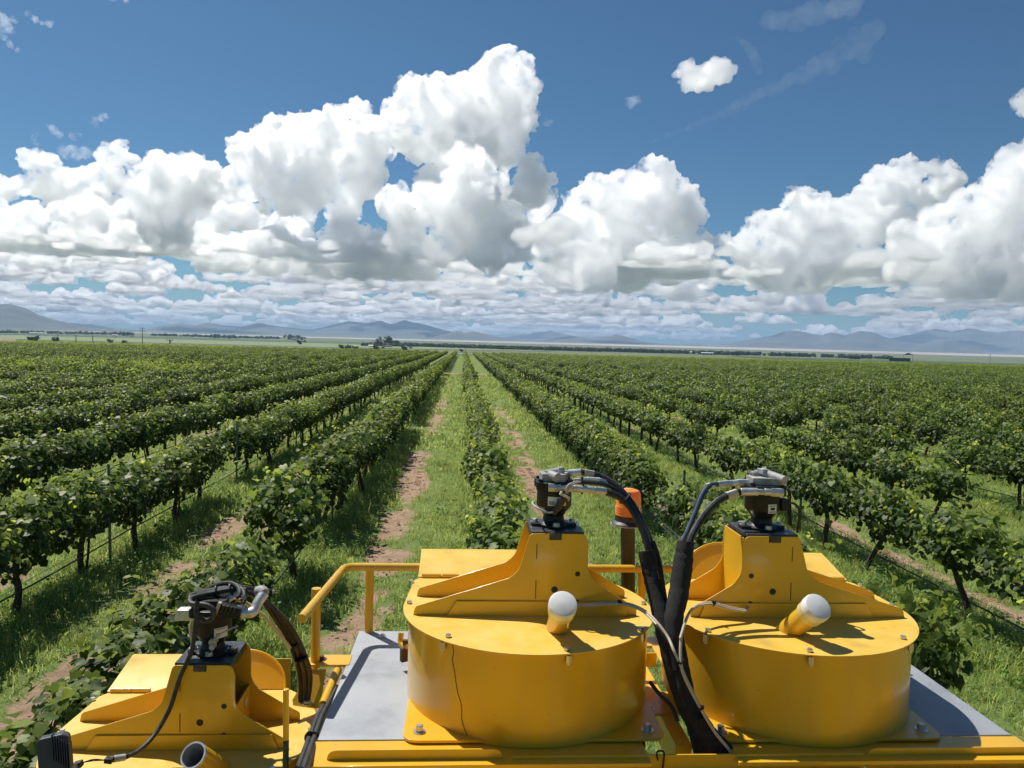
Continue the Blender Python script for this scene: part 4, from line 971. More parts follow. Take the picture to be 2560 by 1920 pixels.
# ---- amber beacon on a tube
bx, by = .700, 3.13
b = MM(); b.cyl((bx + .025, by, -.30), (bx, by, .425), .0295, 20); bp = b.build('beacon_post', M['post'], None)
b = MM(); b.lathe([(.068, .425), (.070, .430), (.064, .436), (.055, .440), (.053, .462)], (bx, by, 0), (0, 0, 1), 32); bc = b.build('beacon', M['beacon'])
b = MM(); b.lathe([(.0715, .422), (.0715, .427)], (bx, by, 0), (0, 0, 1), 32); b.build('beacon_gasket', M['castgrey'], bc)
b = MM(); prof = [(.050, .462), (.0545, .464)]
for i in range(6): prof += [(.0545, .470 + i * .006), (.0530, .473 + i * .006)]
prof += [(.0520, .508), (.0510, .540), (.048, .556), (.041, .566), (.02, .573), (0, .5735)]
b.lathe(prof, (bx, by, 0), (0, 0, 1), 36, cap=False); b.build('beacon_lens', M['orange'], bc)
b = MM(); b.lathe([(.02, .462), (.02, .54), (.005, .55)], (bx, by, 0), (0, 0, 1), 16); b.build('beacon_lamp', M['chrome'], bc)

# ---- motor of the left housing with its coil of cable
mo0, c0 = motor(U0, 0.085, F0)
Y = c0.y
b = MM(); b.prism(fillet([(-.05, -.035), (.05, -.035), (.05, .035), (-.05, .035)], .012, 4), lambda x, y: (c0.x + x, c0.y + y, c0.z + .152), lambda x, y: (c0.x + x, c0.y + y, c0.z + .178)); b.build('port_block', M['black'], mo0, .002)
b = MM(); b.prism(fillet([(-.041, -.016), (.041, -.016), (.03, .018), (-.03, .018)], .006, 3), lambda x, z: q5(1150, 345, Y - .02) + Vector((x * .8, -.016, z)), lambda x, z: q5(1150, 345, Y - .02) + Vector((x * .8, .02, z))); b.build('fitting', M['chrome'], mo0, .002)
b = MM(); b.tube(spline([q5(1560, 335, Y - .05), q5(1625, 335, Y - .05), q5(1660, 318, Y - .04), q5(1690, 255, Y - .02), q5(1735, 190, Y)], 5), .0165, 14); b.cyl(q5(1535, 312, Y - .05), q5(1580, 320, Y - .05), .019, 6); b.build('elbow_fitting', M['chrome'], mo0)
b = MM(); b.tube(spline([q5(1735, 190, Y), q5(1720, 172, Y + .01), q5(1690, 178, Y + .02)], 4), .018, 12); b.build('hose_collar', M['castgrey'], mo0)
fitting(mo0, [q5(1440, 260, Y), q5(1490, 215, Y + .01), q5(1555, 178, Y + .02)], [.0115, .0125], 'hose_ferrule')
b = MM(); b.box(q5(1480, 318, Y - .055), (.075, .035, .035), (0, .2, 0)); b.build('valve_block', M['black'], mo0, .003)
for i in range(4):
    b = MM(); b.box(q5(1425 + i * 28, 305 + i * 6, Y - .075), (.005, .012, .028), (0, .5, 0)); b.build('valve_rib', M['conduit'], mo0, .001)
b = MM(); b.box(q5(1390, 300, Y - .07), (.010, .018, .04), (0, .35, 0)); b.build('plug_clip', M['cream'], mo0, .001)
for k, (r, dz) in enumerate(((.0100, 0), (.0098, .011), (.0095, -.011))):
    hose([q5(1540, 185, Y + .02) + Vector((0, .014 * k, dz)), q5(1640, 190, Y + .03) + Vector((0, .014 * k, dz * .6)), q5(1740, 245 + 8 * k, Y + .05), q5(1840, 355 + 10 * k, Y + .07) + Vector((dz, 0, 0)), q5(1930, 495, Y + .09) + Vector((dz * 1.3, 0, 0)), q5(1995, 640, Y + .11) + Vector((dz * 1.5, 0, 0)), q5(2035, 780, Y + .13) + Vector((dz * 1.6, 0, 0)), q5(2040, 900, Y + .13) + Vector((dz * 1.3, 0, 0)), q5(2030, 1000, Y + .12) + Vector((dz, 0, 0))], r, 'hydraulic_hose', 'oldhose')
hose([q5(1210, 600, Y + .03), q5(1190, 420, Y + .05), q5(1300, 270, Y + .06), q5(1500, 225, Y + .05), q5(1700, 330, Y + .05), q5(1850, 500, Y + .06), q5(1930, 600, Y + .07)], .006, 'hydraulic_hose', 'skirt')
for x, y in ((1968, 570), (2012, 680)):
    b = MM(); p = q5(x, y, Y + .105); b.lathe([(.024, -.003), (.024, .003)], p, (.4, 0, -1), 16); b.build('cable_tie', M['black'], mo0)
# coil of corrugated conduit lying on the motor
ctr = q5(1400, 215, Y - .01)
for k in range(3):
    pts = []
    for i in range(13):
        a = math.radians(-20 + i * 22)
        pts.append(ctr + Vector((-.062 + .075 * (1 - math.cos(a * .8)) - .01 * k + .006 * (k % 2), .045 * math.sin(a) + .006 * k, .0 + .007 * k - .018 * math.cos(a * 1.2))))
    hose(pts, .0072, 'conduit', 'conduit', mo0, 4, 8)
hose([q5(1570, 150, Y + .02), q5(1450, 165, Y + .01), q5(1330, 190, Y), q5(1220, 215, Y - .03), q5(1180, 240, Y - .05), q5(1200, 270, Y - .07), q5(1290, 275, Y - .08), q5(1350, 310, Y - .085), q5(1350, 370, Y - .085), q5(1300, 395, Y - .085), q5(1240, 360, Y - .085), q5(1230, 300, Y - .085), q5(1260, 270, Y - .08)], .0088, 'conduit', 'conduit', mo0, 6, 10)
hose([q5(1600, 165, Y + .02), q5(1480, 150, Y + .02), q5(1350, 180, Y + .01), q5(1230, 200, Y - .02)], .0078, 'conduit', 'conduit', mo0, 6, 10)
hose([q5(1560, 138, Y + .03), q5(1470, 145, Y + .03), q5(1320, 170, Y + .02), q5(1200, 200, Y - .01), q5(1180, 230, Y - .03)], .0078, 'conduit', 'conduit', mo0, 6, 10)
for x, y in ((1385, 165), (1490, 150)):
    b = MM(); b.lathe([(.022, -.002), (.022, .002)], q5(x, y + 12, Y + .01), (1, .2, .3), 14); b.build('cable_tie', M['black'], mo0)
hose([q5(1235, 250, Y - .08), q5(1232, 340, Y - .09), q5(1218, 470, Y - .1), q5(1196, 610, Y - .105), q5(1150, 720, Y - .115), q5(1105, 820, Y - .12), q5(1070, 930, Y - .125), q5(1030, 1050, Y - .135), q5(960, 1180, Y - .16), q5(880, 1290, Y - .2), q5(790, 1370, Y - .25), q5(705, 1412, Y - .3)], .0068, 'conduit', 'conduit', None, 7, 10)
b = MM(); b.cyl(q5(695, 1414, Y - .3), q5(608, 1428, Y - .32), .0095, 12); fr = b.build('hose_ferrule', M['castgrey'])
b = MM(); b.box(q5(575, 1436, Y - .33), (.022, .018, .014), (0, .15, 0)); b.build('cable_plug', M['black'], fr, .002)
b = MM(); b.box(q5(345, 1468, Y - .36), (.022, .02, .016), (0, -.25, 0)); b.build('cable_plug', M['conduit'], fr, .002)
for dy in (0, 10): hose([q5(545, 1436, Y - .335), q5(460, 1430 + dy, Y - .34), q5(385, 1452, Y - .355)], .0016, 'wire', 'black', fr, 6, 6)
sticker(c0, 290, 335, .062, .095, .0586, mo0, [(.1, .9, .85, .9)] + [(.12 + .05 * i, .12 + .05 * i + .028, .12, .5) for i in range(6)])
b = MM(); p = q5(1345, 560, Y - .07); b.cyl(p, p + Vector((0, .03, 0)), .012, 14); b.cyl(p - Vector((.0, .004, .014)), p + Vector((0, .02, -.014)), .009, 12); b.build('sensor', M['castgrey'], mo0, .001)
hose([q5(1350, 545, Y - .075), q5(1400, 500, Y - .08), q5(1470, 460, Y - .075), q5(1540, 430, Y - .06)], .003, 'sensor_lead', 'castgrey', mo0)
# round warning sticker on the bracket wall of the left housing
b = MM(); p = Vector(U0(.1815, .035, .09)); b.cyl(p, p + Vector((.0012, 0, 0)), .020, 20); st = b.build('round_sticker', M['castgrey'], F0)
b = MM(); b.cyl(p + Vector((.001, 0, 0)), p + Vector((.0018, 0, 0)), .0165, 20); b.build('sticker_face', M['skirt'], st)

# ---- black work lamp at the lower left, seen from behind
p = q5(172, 1420, 2.02); RL = Euler((-.25, -.10, .35)).to_matrix()
def lamp(x, y, z): return p + RL @ Vector((x, y, z))
prof = fillet([(-.036, -.11), (.036, -.11), (.036, .05), (.022, .058), (-.030, .058), (-.036, .05)], [.01, .01, .012, .008, .012, .012], 3)
b = MM(); b.prism(prof, lambda x, z: lamp(x, -.018, z), lambda x, z: lamp(x, .026, z)); wl = b.build('work_lamp', M['lamp_case'], None, .003)
for i in range(8):
    b = MM(); x0 = .0 + .0052 * i; z0 = .060 - .0045 * i
    b.prism([(-.034, z0 - .06), (.022, z0 - .06), (.022, z0), (-.028, z0 + .004)], lambda y, z: lamp(x0 - .001, y, z), lambda y, z: lamp(x0 + .0012, y, z)); b.build('cooling_fin', M['lamp_case'], wl, .0005)
b = MM(); b.tube(spline([p + Vector((.02, -.02, -.03)), p + Vector((.05, -.02, -.03)), q5(330, 1470, Y - .36)], 4), .006, 8); b.build('lamp_lead', M['black'], wl)
b = MM(); b.box(p + Vector((0, .02, -.16)), (.02, .02, .14)); b.build('lamp_bracket', M['black'], wl, .002)

# ---- body under the deck: two legs that straddle the row, with wheels
for x0, x1, nm in ((-.40, .10, 'side_body'), (1.25, 1.70, 'side_body')):
    b = MM(); b.prism(fillet([(-1.6, -.45), (2.15, -.45), (2.15, -.14), (-1.6, -.14)], .06, 4), lambda y, z: (x0, y, z), lambda y, z: (x1, y, z)); sb = b.build(nm, M['yellow'], None, .01)
    b = MM(); b.prism(fillet([(-1.3, -1.9), (1.7, -1.9), (2.0, -.451), (-1.5, -.451)], .1, 4), lambda y, z: (x0 + .03, y, z), lambda y, z: (x1 - .03, y, z)); b.build('side_skirt', M['yellow'], sb, .01)
for x in (-1.30 + .35, 2.30 - .35):
    for y in (.9, -1.5):
        b = MM(); b.lathe([(.30, -.17), (.56, -.18), (.62, -.14), (.62, .14), (.56, .18), (.30, .17)], (x, y, EYED - EYE + .62), (1, 0, 0), 40); wh = b.build('tyre', M['tyre'])
        b = MM(); b.lathe([(.31, -.12), (.31, .12), (.08, .10), (.08, -.10)], (x, y, EYED - EYE + .62), (1, 0, 0), 28); b.build('rim', M['yellow'], wh, .004)
        b = MM(); b.cyl((x, y, EYED - EYE + .62), (x + (.60 if x < .6 else -.60), y, EYED - EYE + .62), .06, 14); b.build('axle', M['black'], wh)
b = MM(); b.box((.674, 1.0, -.2), (2.1, .12, .1)); b.box((.674, -.8, -.2), (2.1, .12, .1)); b.build('chassis_beam', M['yellow'], None, .006)
b = MM(); b.box((-.70, 2.45, -.47), (.9, .10, .08)); b.box((-.42, 2.3, -.25), (.06, .5, .2)); b.build('fan_carrier', M['yellow'], None, .005)
# ---------------------------------------------------------------- far country
def hit(px, py, far=40000):
    """Where the line of sight through a pixel of the photograph meets the terrain."""
    d = raydir(px, py); t = np.concatenate([np.arange(20, 600, .5), np.geomspace(600, far, 3000)])
    X, Y_, Z = d.x * t, d.y * t, EYE + d.z * t
    w = np.where(Z < zground(X, Y_))[0]
    k = w[0] if len(w) else len(t) - 1
    return Vector((X[k], Y_[k], float(zground(X[k], Y_[k]))))
def dpx(x, y): return x * 2560 / 2212, y * 2560 / 2212         # from the scale the photograph was measured at
FARM = {}
def fm(nm, c, r=.9): return material(nm, c, r)
# dry lake bed, a pale sheet before the mountains
def sheet(name, outline, lift, mat):
    V = [(x, y, float(zground(x, y)) + lift) for x, y in outline]
    me = bpy.data.meshes.new(name); me.from_pydata(V, [], [tuple(range(len(V)))]); return tag(link(name, me, mat), kind='structure')
pl = mottle(material('pale_lake_bed', (.55, .47, .42), .95), [(.30, .26, .23), (.42, .365, .33), (.48, .42, .385)], 1.0, 7, vec_scale=(.0004, .002, 1))
sheet('dry_lake_bed', [(-4600, 8600), (-2500, 7700), (-600, 7400), (1500, 7000), (4000, 6100), (7000, 5200), (12000, 4300), (15500, 5600), (13000, 8200), (8000, 10300), (3500, 11300), (-200, 10600), (-2600, 9800), (-4800, 9200)], 1.5, pl)
fg = mottle(material('pale_crop', (.2, .26, .11), .95), [(.15, .20, .08), (.22, .27, .12)], 1.0, 6, vec_scale=(.002, .01, 1))
fd = mottle(material('dark_crop', (.07, .11, .035), .95), [(.05, .085, .025), (.085, .125, .045)], 1.0, 6, vec_scale=(.002, .02, 1))
fs = mottle(material('dry_pasture', (.24, .21, .11), .95), [(.19, .18, .085), (.28, .24, .13)], 1.0, 6, vec_scale=(.002, .01, 1))
sheet('crop_field', [(-900, 760), (-120, 700), (60, 900), (-250, 1500), (-1500, 1600), (-1500, 1000)], .4, fg)
sheet('crop_field', [(-1800, 1900), (-300, 1800), (300, 2300), (-700, 3300), (-2600, 3300)], .7, fg)
sheet('crop_field', [(-700, 420), (-200, 400), (-150, 470), (-760, 500)], .2, fs)
sheet('crop_field', [(150, 520), (900, 470), (1100, 620), (120, 700)], .3, fg)
sheet('crop_field', [(200, 900), (1500, 800), (2300, 1200), (300, 1500)], .5, fg)
sheet('crop_field', [(-2600, 3700), (-500, 3400), (500, 4300), (-3000, 4900)], .9, fd)
sheet('crop_field', [(700, 1750), (3000, 1500), (3600, 1900), (800, 2300)], .7, fd)

# mountain ranges
def ridge_profile(pts, D):
    out = []
    for x, y in pts:
        d = raydir(*dpx(x, y)); k = D / math.hypot(d.x, d.y); out.append((math.atan2(d.x, d.y), EYE + d.z * k))
    return out
def mountain(pts, D, depth, seed, mat, label=None):
    pr = ridge_profile(pts, D); az = np.array([p[0] for p in pr]); hz = np.array([p[1] for p in pr])
    n = max(60, int((az[-1] - az[0]) * 560)); mrows = 34
    A = np.linspace(az[0], az[-1], n); z0 = -47.0
    Hh = (np.interp(A, az, hz) - z0) * 1.28
    T = np.linspace(-1, 1, mrows)
    AA, TT = np.meshgrid(A, T); HH = np.broadcast_to(Hh, AA.shape)
    s = AA * D / 900.0; q = TT * depth / 900.0
    nz = fbm(s + 9, q + 3, seed, 5)
    rid = 1 - np.abs(2 * fbm(s * 1.3, q * .8, seed + 9, 5) - 1)
    fall = np.clip(1 - np.abs(TT + .22 * (nz - .5) * (1 - np.abs(TT)) * 2), 0, 1)
    prof = fall ** 1.35
    zz = HH * (prof * (1 + .75 * (rid - .72) * (1 - fall)) + .20 * (nz - .5) * fall * (1 - fall) * 4 * .5)
    ro = D + TT * depth
    V = np.stack([np.sin(AA) * ro, np.cos(AA) * ro, z0 + np.maximum(zz, -5)], -1).reshape(-1, 3)
    i = np.arange(mrows - 1)[:, None] * n + np.arange(n - 1)[None]
    F = np.stack([i, i + 1, i + n + 1, i + n], -1).reshape(-1, 4)
    return tag(link('mountain', np_mesh('mountain', V, F, True), mat), kind='structure')
mt = mottle(material('scrub_covered_rock', (.13, .12, .09), .95), [(.04, .05, .04), (.085, .085, .065), (.13, .115, .095)], 1.0, 9, vec_scale=(.0016, .0016, .004))
mountain([(-160, 690), (-80, 672), (-20, 668), (20, 667), (45, 672), (60, 675), (80, 684), (110, 692), (150, 702), (200, 709), (260, 712), (300, 716), (380, 720)], 14000, 3000, 3, mt)
mountain([(40, 714), (150, 700), (200, 703), (260, 712), (320, 716)], 24500, 2500, 7, mt)
mountain([(290, 716), (330, 709), (355, 705), (385, 702), (420, 705), (450, 702), (480, 706), (520, 708), (560, 702), (590, 707), (630, 711), (675, 715), (720, 706), (755, 700), (790, 704), (820, 700), (845, 706), (875, 699), (905, 705), (940, 712), (975, 720), (1020, 727), (1080, 734), (1140, 738)], 19500, 2600, 13, mt)
mountain([(900, 734), (950, 726), (975, 721), (990, 718), (1008, 722), (1022, 719), (1050, 725), (1080, 730), (1130, 735), (1200, 739)], 15500, 1400, 19, mt)
mountain([(1050, 735), (1106, 728), (1160, 722), (1190, 719), (1215, 723), (1260, 734)], 26500, 2000, 23, mt)
mountain([(1150, 741), (1200, 732), (1231, 728), (1280, 733), (1331, 727), (1365, 733), (1386, 738), (1440, 744), (1500, 748)], 17000, 1700, 29, mt)
mountain([(1540, 748), (1600, 739), (1640, 734), (1671, 730), (1690, 724), (1706, 721), (1731, 723), (1755, 728), (1776, 730), (1796, 725), (1825, 731), (1856, 723), (1886, 726), (1910, 734), (1950, 742), (2010, 752)], 18000, 2300, 31, mt)
mountain([(1860, 750), (1916, 738), (1950, 731), (1966, 730), (1995, 724), (2021, 721), (2056, 725), (2080, 722), (2096, 720), (2130, 726), (2151, 728), (2180, 725), (2212, 724), (2280, 722), (2360, 732)], 21500, 2600, 37, mt)
mountain([(1960, 752), (2010, 745), (2040, 741), (2070, 745), (2120, 752)], 16500, 1200, 41, mt)

# trees of the far country
M['tree_leaf'] = leaf_mat('tree_leaf', (.02, .035, .012), (.035, .06, .018), (.06, .09, .03))
M['trunk'] = material('tree_bark', (.07, .05, .035), .9)
def crown_mesh(name, seed, w, h, n=420, ls=.5):
    rg = np.random.default_rng(seed); cl = rg.normal(0, 1, (9, 3)) * np.array([w * .28, w * .28, h * .2]) + np.array([0, 0, h * .62])
    c = cl[rg.integers(0, 9, n)] + rg.normal(0, 1, (n, 3)) * np.array([w * .14, w * .14, h * .13]); c[:, 2] = np.clip(c[:, 2], h * .12, h)
    nr = c - np.array([0, 0, h * .5]) + rg.normal(0, w * .2, (n, 3)); V, F = scatter_leaves(QUAD_V, QUAD_F, c, nr, rg.normal(0, 1, (n, 3)), np.full(n, ls) * rg.uniform(.6, 1.4, n))
    me = np_mesh(name, V, F); float_attr(me, 'tint', np.repeat(rg.random(n), len(QUAD_V))); me.materials.append(M['tree_leaf']); return me
CROWNS = [crown_mesh('tree_crown', 800 + i, 9, 8, 420, 1.5) for i in range(3)]
BUSH = [crown_mesh('bush_crown', 810 + i, 3.4, 2.4, 260, .6) for i in range(2)]
b = MB(); b.tube([(0, 0, -.3), (.1, 0, 1.5), (0, .1, 3.2), (.2, 0, 5)], [.32, .26, .2, .1], 8)
for a in range(4): b.tube([(0, .05, 2.6), (math.cos(a * 1.6) * 1.2, math.sin(a * 1.6) * 1.2, 4.2), (math.cos(a * 1.6) * 2.2, math.sin(a * 1.6) * 2.2, 5.2)], [.13, .09, .04], 6)
TRK = b.mesh('tree_trunk'); TRK.materials.append(M['trunk'])
def tree(px, py, D, s, label, group=None, bush=False, k=0):
    p = hit(px, py)
    if D: d = raydir(px, py); q = D / math.hypot(d.x, d.y); p = Vector((d.x * q, d.y * q, float(zground(d.x * q, d.y * q))))
    r = empty('bush' if bush else 'tree', p, (0, 0, k * 1.3), label, 'bush' if bush else 'tree', group); s = s * p.length / 1923.0 / (2.4 if bush else 8.0); r.scale = (s, s, s)
    if not bush: link('trunk', TRK, None, r)
    link('foliage' if bush else 'crown', (BUSH if bush else CROWNS)[k % (2 if bush else 3)], None, r); return r
tree(966, 866, 0, 24, 'tall dark round tree over the farmhouse in the plain')
for k, (x, y, s) in enumerate(((926, 865, 9), (938, 866, 11), (950, 866, 12), (984, 866, 15), (994, 866, 13), (1012, 867, 11), (1022, 867, 11), (1032, 867, 9))):
    tree(x, y, 0, s, 'small dark tree in the clump around the farmhouse under the tall tree', 'trees around the farmhouse', k=k)
for k, (x, y, s) in enumerate(((308, 840, 9), (318, 840, 8), (330, 840, 7))): tree(x, y, 0, s, 'dark tree in the small left-hand clump out on the plain', 'left clump of trees on the plain', k=k)
for k, (x, y, s) in enumerate(((536, 846, 10), (545, 846, 9), (560, 846, 7), (575, 847, 7), (590, 847, 6))): tree(x, y, 0, s, 'dark tree in the low long clump left of the gabled farm', 'long low clump of trees', k=k)
for k, (x, y, s) in enumerate(((722, 849, 12), (731, 849, 9), (744, 850, 11), (756, 850, 8))): tree(x, y, 0, s, 'dark tree beside the gabled farm left of the vine lane', 'trees beside the gabled farm', k=k)
tree(748, 862, 0, 10, 'lone round bush standing in the pale field left of the lane', bush=True)
for k, (x, y, s) in enumerate(((853, 874, 11), (870, 875, 10), (890, 876, 9))): tree(x, y, 0, s, 'spreading bush in the row where the left vines end', 'bushes at the end of the left vines', True, k)
tree(940, 879, 0, 13, 'dark bush behind the far vines left of the lane, wider of the two', bush=True); tree(1010, 878, 0, 12, 'dark bush behind the far vines nearest to the lane', bush=True)
tree(1153, 880, 0, 7, 'low bush at the far end of the grassy lane', bush=True)
for k, (x, y, s) in enumerate(((75, 854, 9), (90, 853, 10), (140, 855, 9), (275, 858, 8), (310, 860, 7))): tree(x, y, 0, s, 'low scrub bush between the far left vines and the plain', 'scrub bushes behind the far left vines', True, k)
# dark belt of orchard trees across the plain, too many to count
rg = np.random.default_rng(3); tp = []; ts = []
for (x0, y0, x1, y1, n, dj) in ((1030, 867, 1500, 880, 520, 260), (1500, 879, 1850, 889, 330, 220), (1850, 888, 2230, 899, 150, 160), (905, 866, 1040, 868, 90, 120), (380, 840, 700, 848, 150, 300), (0, 833, 330, 838, 130, 300)):
    for _ in range(n):
        f = rg.random(); p = hit(x0 + (x1 - x0) * f, y0 + (y1 - y0) * f); q = p.to_2d(); q = q * (1 + rg.random() * dj / q.length)
        tp.append((q.x, q.y, float(zground(q.x, q.y)))); ts.append(rg.uniform(*((5, 9) if x0 > 850 else (2.5, 6.5))) * q.length / 1923.0 / 8.0)
n = len(tp); rot = np.zeros((n, 3)); rot[:, 2] = rg.uniform(0, 6.28, n)
instancer('orchard_belt', tp, rot, ts, rg.integers(0, 3, n), CROWNS, label='dark green belt of orchard trees across the far plain', cat='trees')

# farm buildings
def shed(px, py, w, dpt, h, wall, roof, label, name='farm_building', rise=.25, rz=0, group=None, door=None, cat='building'):
    p = hit(px, py); u_ = p.length / 1923.0; w, dpt, h = w * u_, dpt * u_, h * u_
    r = empty(name, p, (0, 0, math.atan2(-p.x, p.y) + rz), label, cat, group)
    b = MB(); b.prism([(-w / 2, 0), (w / 2, 0), (w / 2, h), (-w / 2, h)], lambda x, z: (x, -dpt / 2, z), lambda x, z: (x, dpt / 2, z)); b.build('wall', wall, r)
    rh = h * rise + .2 * u_; b = MB(); b.prism([(-dpt * .53, h + .003), (dpt * .53, h + .003), (0, h + rh)], lambda y, z: (-w * .52, y, z), lambda y, z: (w * .52, y, z)); b.build('roof', roof, r)
    if door is not None:
        for k, (u, ww, hh) in enumerate(door):
            b = MB(); b.box((u * w, -dpt / 2 - .02, hh * h / 2 + .02), (ww * w, .08, hh * h)); b.build('door' if k == 0 else 'window', M['ink'], r)
    return r
wW, wR, wT, wD = fm('white_wall', (.75, .75, .73)), fm('pale_roof', (.62, .62, .62), .6), fm('terracotta_wall', (.27, .195, .165)), fm('dark_barn', (.045, .035, .03))
rT, rB = fm('clay_tile_roof', (.24, .165, .14)), fm('brown_roof', (.16, .11, .08))
shed(2, 868, 52, 40, 13, wT, rT, 'terracotta farmhouse with tiled roof at the left edge beside the vines', 'farmhouse', .35, door=[(.2, .1, .75), (-.2, .12, .5), (.38, .1, .5)], cat='house')
shed(90, 836, 24, 8, 3.0, wW, wR, 'long low white shed far out at the left', door=[(0, .1, .7)])
shed(108, 836, 9, 7, 2.6, wW, wR, 'smaller white shed adjoining the long white shed')
shed(287, 841, 11, 7, 3.0, wW, wR, 'white farm shed left of the small tree clump', door=[(0, .2, .8)])
shed(330, 842, 8, 6, 2.6, wW, rB, 'white cottage in front of the left tree clump', 'farmhouse', .5, door=[(0, .12, .6)], cat='house')
shed(736, 851, 13, 9, 4.2, wW, rB, 'gabled white farmhouse among trees left of the vine lane', 'farmhouse', .6, door=[(0, .12, .6)], cat='house')
shed(927, 868, 12, 9, 3.6, wW, wR, 'white hoop-roofed shed left of the tall tree', rise=.6)
shed(972, 869, 18, 10, 3.4, fm('tan_wall', (.4, .33, .24)), rB, 'tan farmhouse with brown roof beneath the tall tree', 'farmhouse', .5, door=[(0, .1, .7)], cat='house')
shed(1013, 870, 10, 7, 4, wW, wR, 'small white box-shaped shed right of the tall tree', rise=.1)
shed(1727, 886, 6, 5, 6, wW, wR, 'square white pump house at the far edge of the right-hand plain', rise=.2)
shed(1768, 887, 28, 12, 4.5, fm('grey_wall', (.4, .42, .43)), wR, 'long grey open-fronted shed right of the square white pump house', door=[(-.3, .22, .75), (0, .22, .75), (.3, .22, .75)])
shed(1741, 887, 5, 4, 3, wW, wR, 'tiny white hut between pump house and grey shed')
shed(2137, 898, 22, 11, 7, wD, wD, 'dark brown low barn beyond the right vines, farther left of two', rise=.12, door=[(.2, .15, .7)])
shed(2249, 904, 42, 13, 8, wD, wD, 'dark brown long barn beside the raised shade roof on the right', rise=.06, door=[(-.25, .1, .7), (.25, .1, .7)])
# shade roof on posts behind the long barn
p = hit(2270, 901); ks = p.length / 1923.0 * 17 / 7.2; r = empty('shade_shelter', p, (0, 0, math.atan2(-p.x, p.y)), 'open shade roof on thin posts behind the dark long barn', 'shelter'); r.scale = (ks * .7, ks, ks)
b = MB(); b.prism([(-6.5, 5.2), (6.5, 5.2), (0, 7.2)], lambda x, z: (x, -4, z), lambda x, z: (x, 4, z)); b.build('roof', wD, r)
for x in (-5.5, 5.5):
    for y in (-3.2, 3.2): b = MB(); b.cyl((x, y, 0), (x, y, 5.25), .16, 8); b.build('post', wD, r)
# utility poles
wp = fm('pole_wood', (.06, .045, .035))
def pole(px, py, h, label, arms=2, group=None, D=0):
    p = hit(px, py)
    if D: d = raydir(px, py); q = D / math.hypot(d.x, d.y); p = Vector((d.x * q, d.y * q, float(zground(d.x * q, d.y * q))))
    r = empty('utility_pole', p, (0, 0, .5), label, 'utility pole', group)
    b = MB(); b.cyl((0, 0, -.5), (0, 0, h), .17, 10, .11); b.build('shaft', wp, r)
    for k in range(arms): b = MB(); b.box((0, 0, h - .5 - k * 1.1), (2.4, .14, .16)); b.build('crossarm', wp, r)
    if arms:
        for x in (-1.05, 0, 1.05): b = MB(); b.cyl((x, 0, h - .42), (x, 0, h - .12), .07, 8); b.build('insulator', M['castgrey'], r)
    return r
pole(356, 866, 9.6, 'tall wooden power pole with two crossarms on the left', 2, D=395)
for x, y, h in ((145, 862, 4.3), (190, 862, 4.3), (232, 863, 4.3)): pole(x, y, h, 'thin bare pole in the line of three at the far left vines', 0, 'three bare poles at the far left', D=330)
p = pole(424, 868, 3.8, 'short pole carrying a grey transformer beyond the left vines', 1, D=330); b = MB(); b.cyl((.3, 0, 2.3), (.3, 0, 3.2), .26, 12); b.build('transformer', M['castgrey'], p)
pole(2475, 902, 15, 'lone wooden power pole at the far right against the dry lake', 2, D=980)
for x, y in ((2180, 890), (1830, 884), (1640, 880), (2440, 899)): pole(x, y, 13, 'tiny distant power pole in front of the pale dry lake', 1, 'power poles along the dry lake')
# centre-pivot irrigation machine: a chain of arched pipe spans on wheeled towers
def pivot():
    pa = hit(1288, 877); pb = hit(1552, 884); pa = Vector((pa.x, pa.y)); pb = Vector((pb.x, pb.y)); n = 8
    r = empty('irrigation_pivot', (pa.x, pa.y, 0), None, 'long arched white irrigation pipe on wheeled towers across the plain', 'irrigation machine')
    st = fm('galvanized_pipe', (.55, .56, .56), .5)
    for i in range(n):
        a = pa + (pb - pa) * (i / n); c = pa + (pb - pa) * ((i + 1) / n); b = MB(); low = MB()
        pts = [(a.x + (c.x - a.x) * t - pa.x, a.y + (c.y - a.y) * t - pa.y, float(zground(a.x, a.y)) + 3.4 + 2.4 * math.sin(math.pi * t)) for t in np.linspace(0, 1, 9)]
        b.tube(pts, .16, 6); b.build('pipe_span', st, r)
        for t in range(1, 9): low.tube([(pts[t - 1][0], pts[t - 1][1], pts[0][2] - .2), pts[t]], .05, 4)
        low.build('span_truss', st, r)
        z = float(zground(a.x, a.y)); d = (c - a).normalized(); nrm = Vector((-d.y, d.x)); o = a - pa
        for s in (-1, 1): b = MB(); b.tube([(o.x + nrm.x * 2 * s, o.y + nrm.y * 2 * s, z + .5), (o.x, o.y, z + 3.5)], .09, 6); b.build('tower_leg', st, r)
        for s in (-1, 1): b = MB(); b.cyl((o.x + nrm.x * 2 * s - d.x * .2, o.y + nrm.y * 2 * s - d.y * .2, z + .55), (o.x + nrm.x * 2 * s + d.x * .2, o.y + nrm.y * 2 * s + d.y * .2, z + .55), .6, 14); b.build('wheel', M['tyre'], r)
pivot()
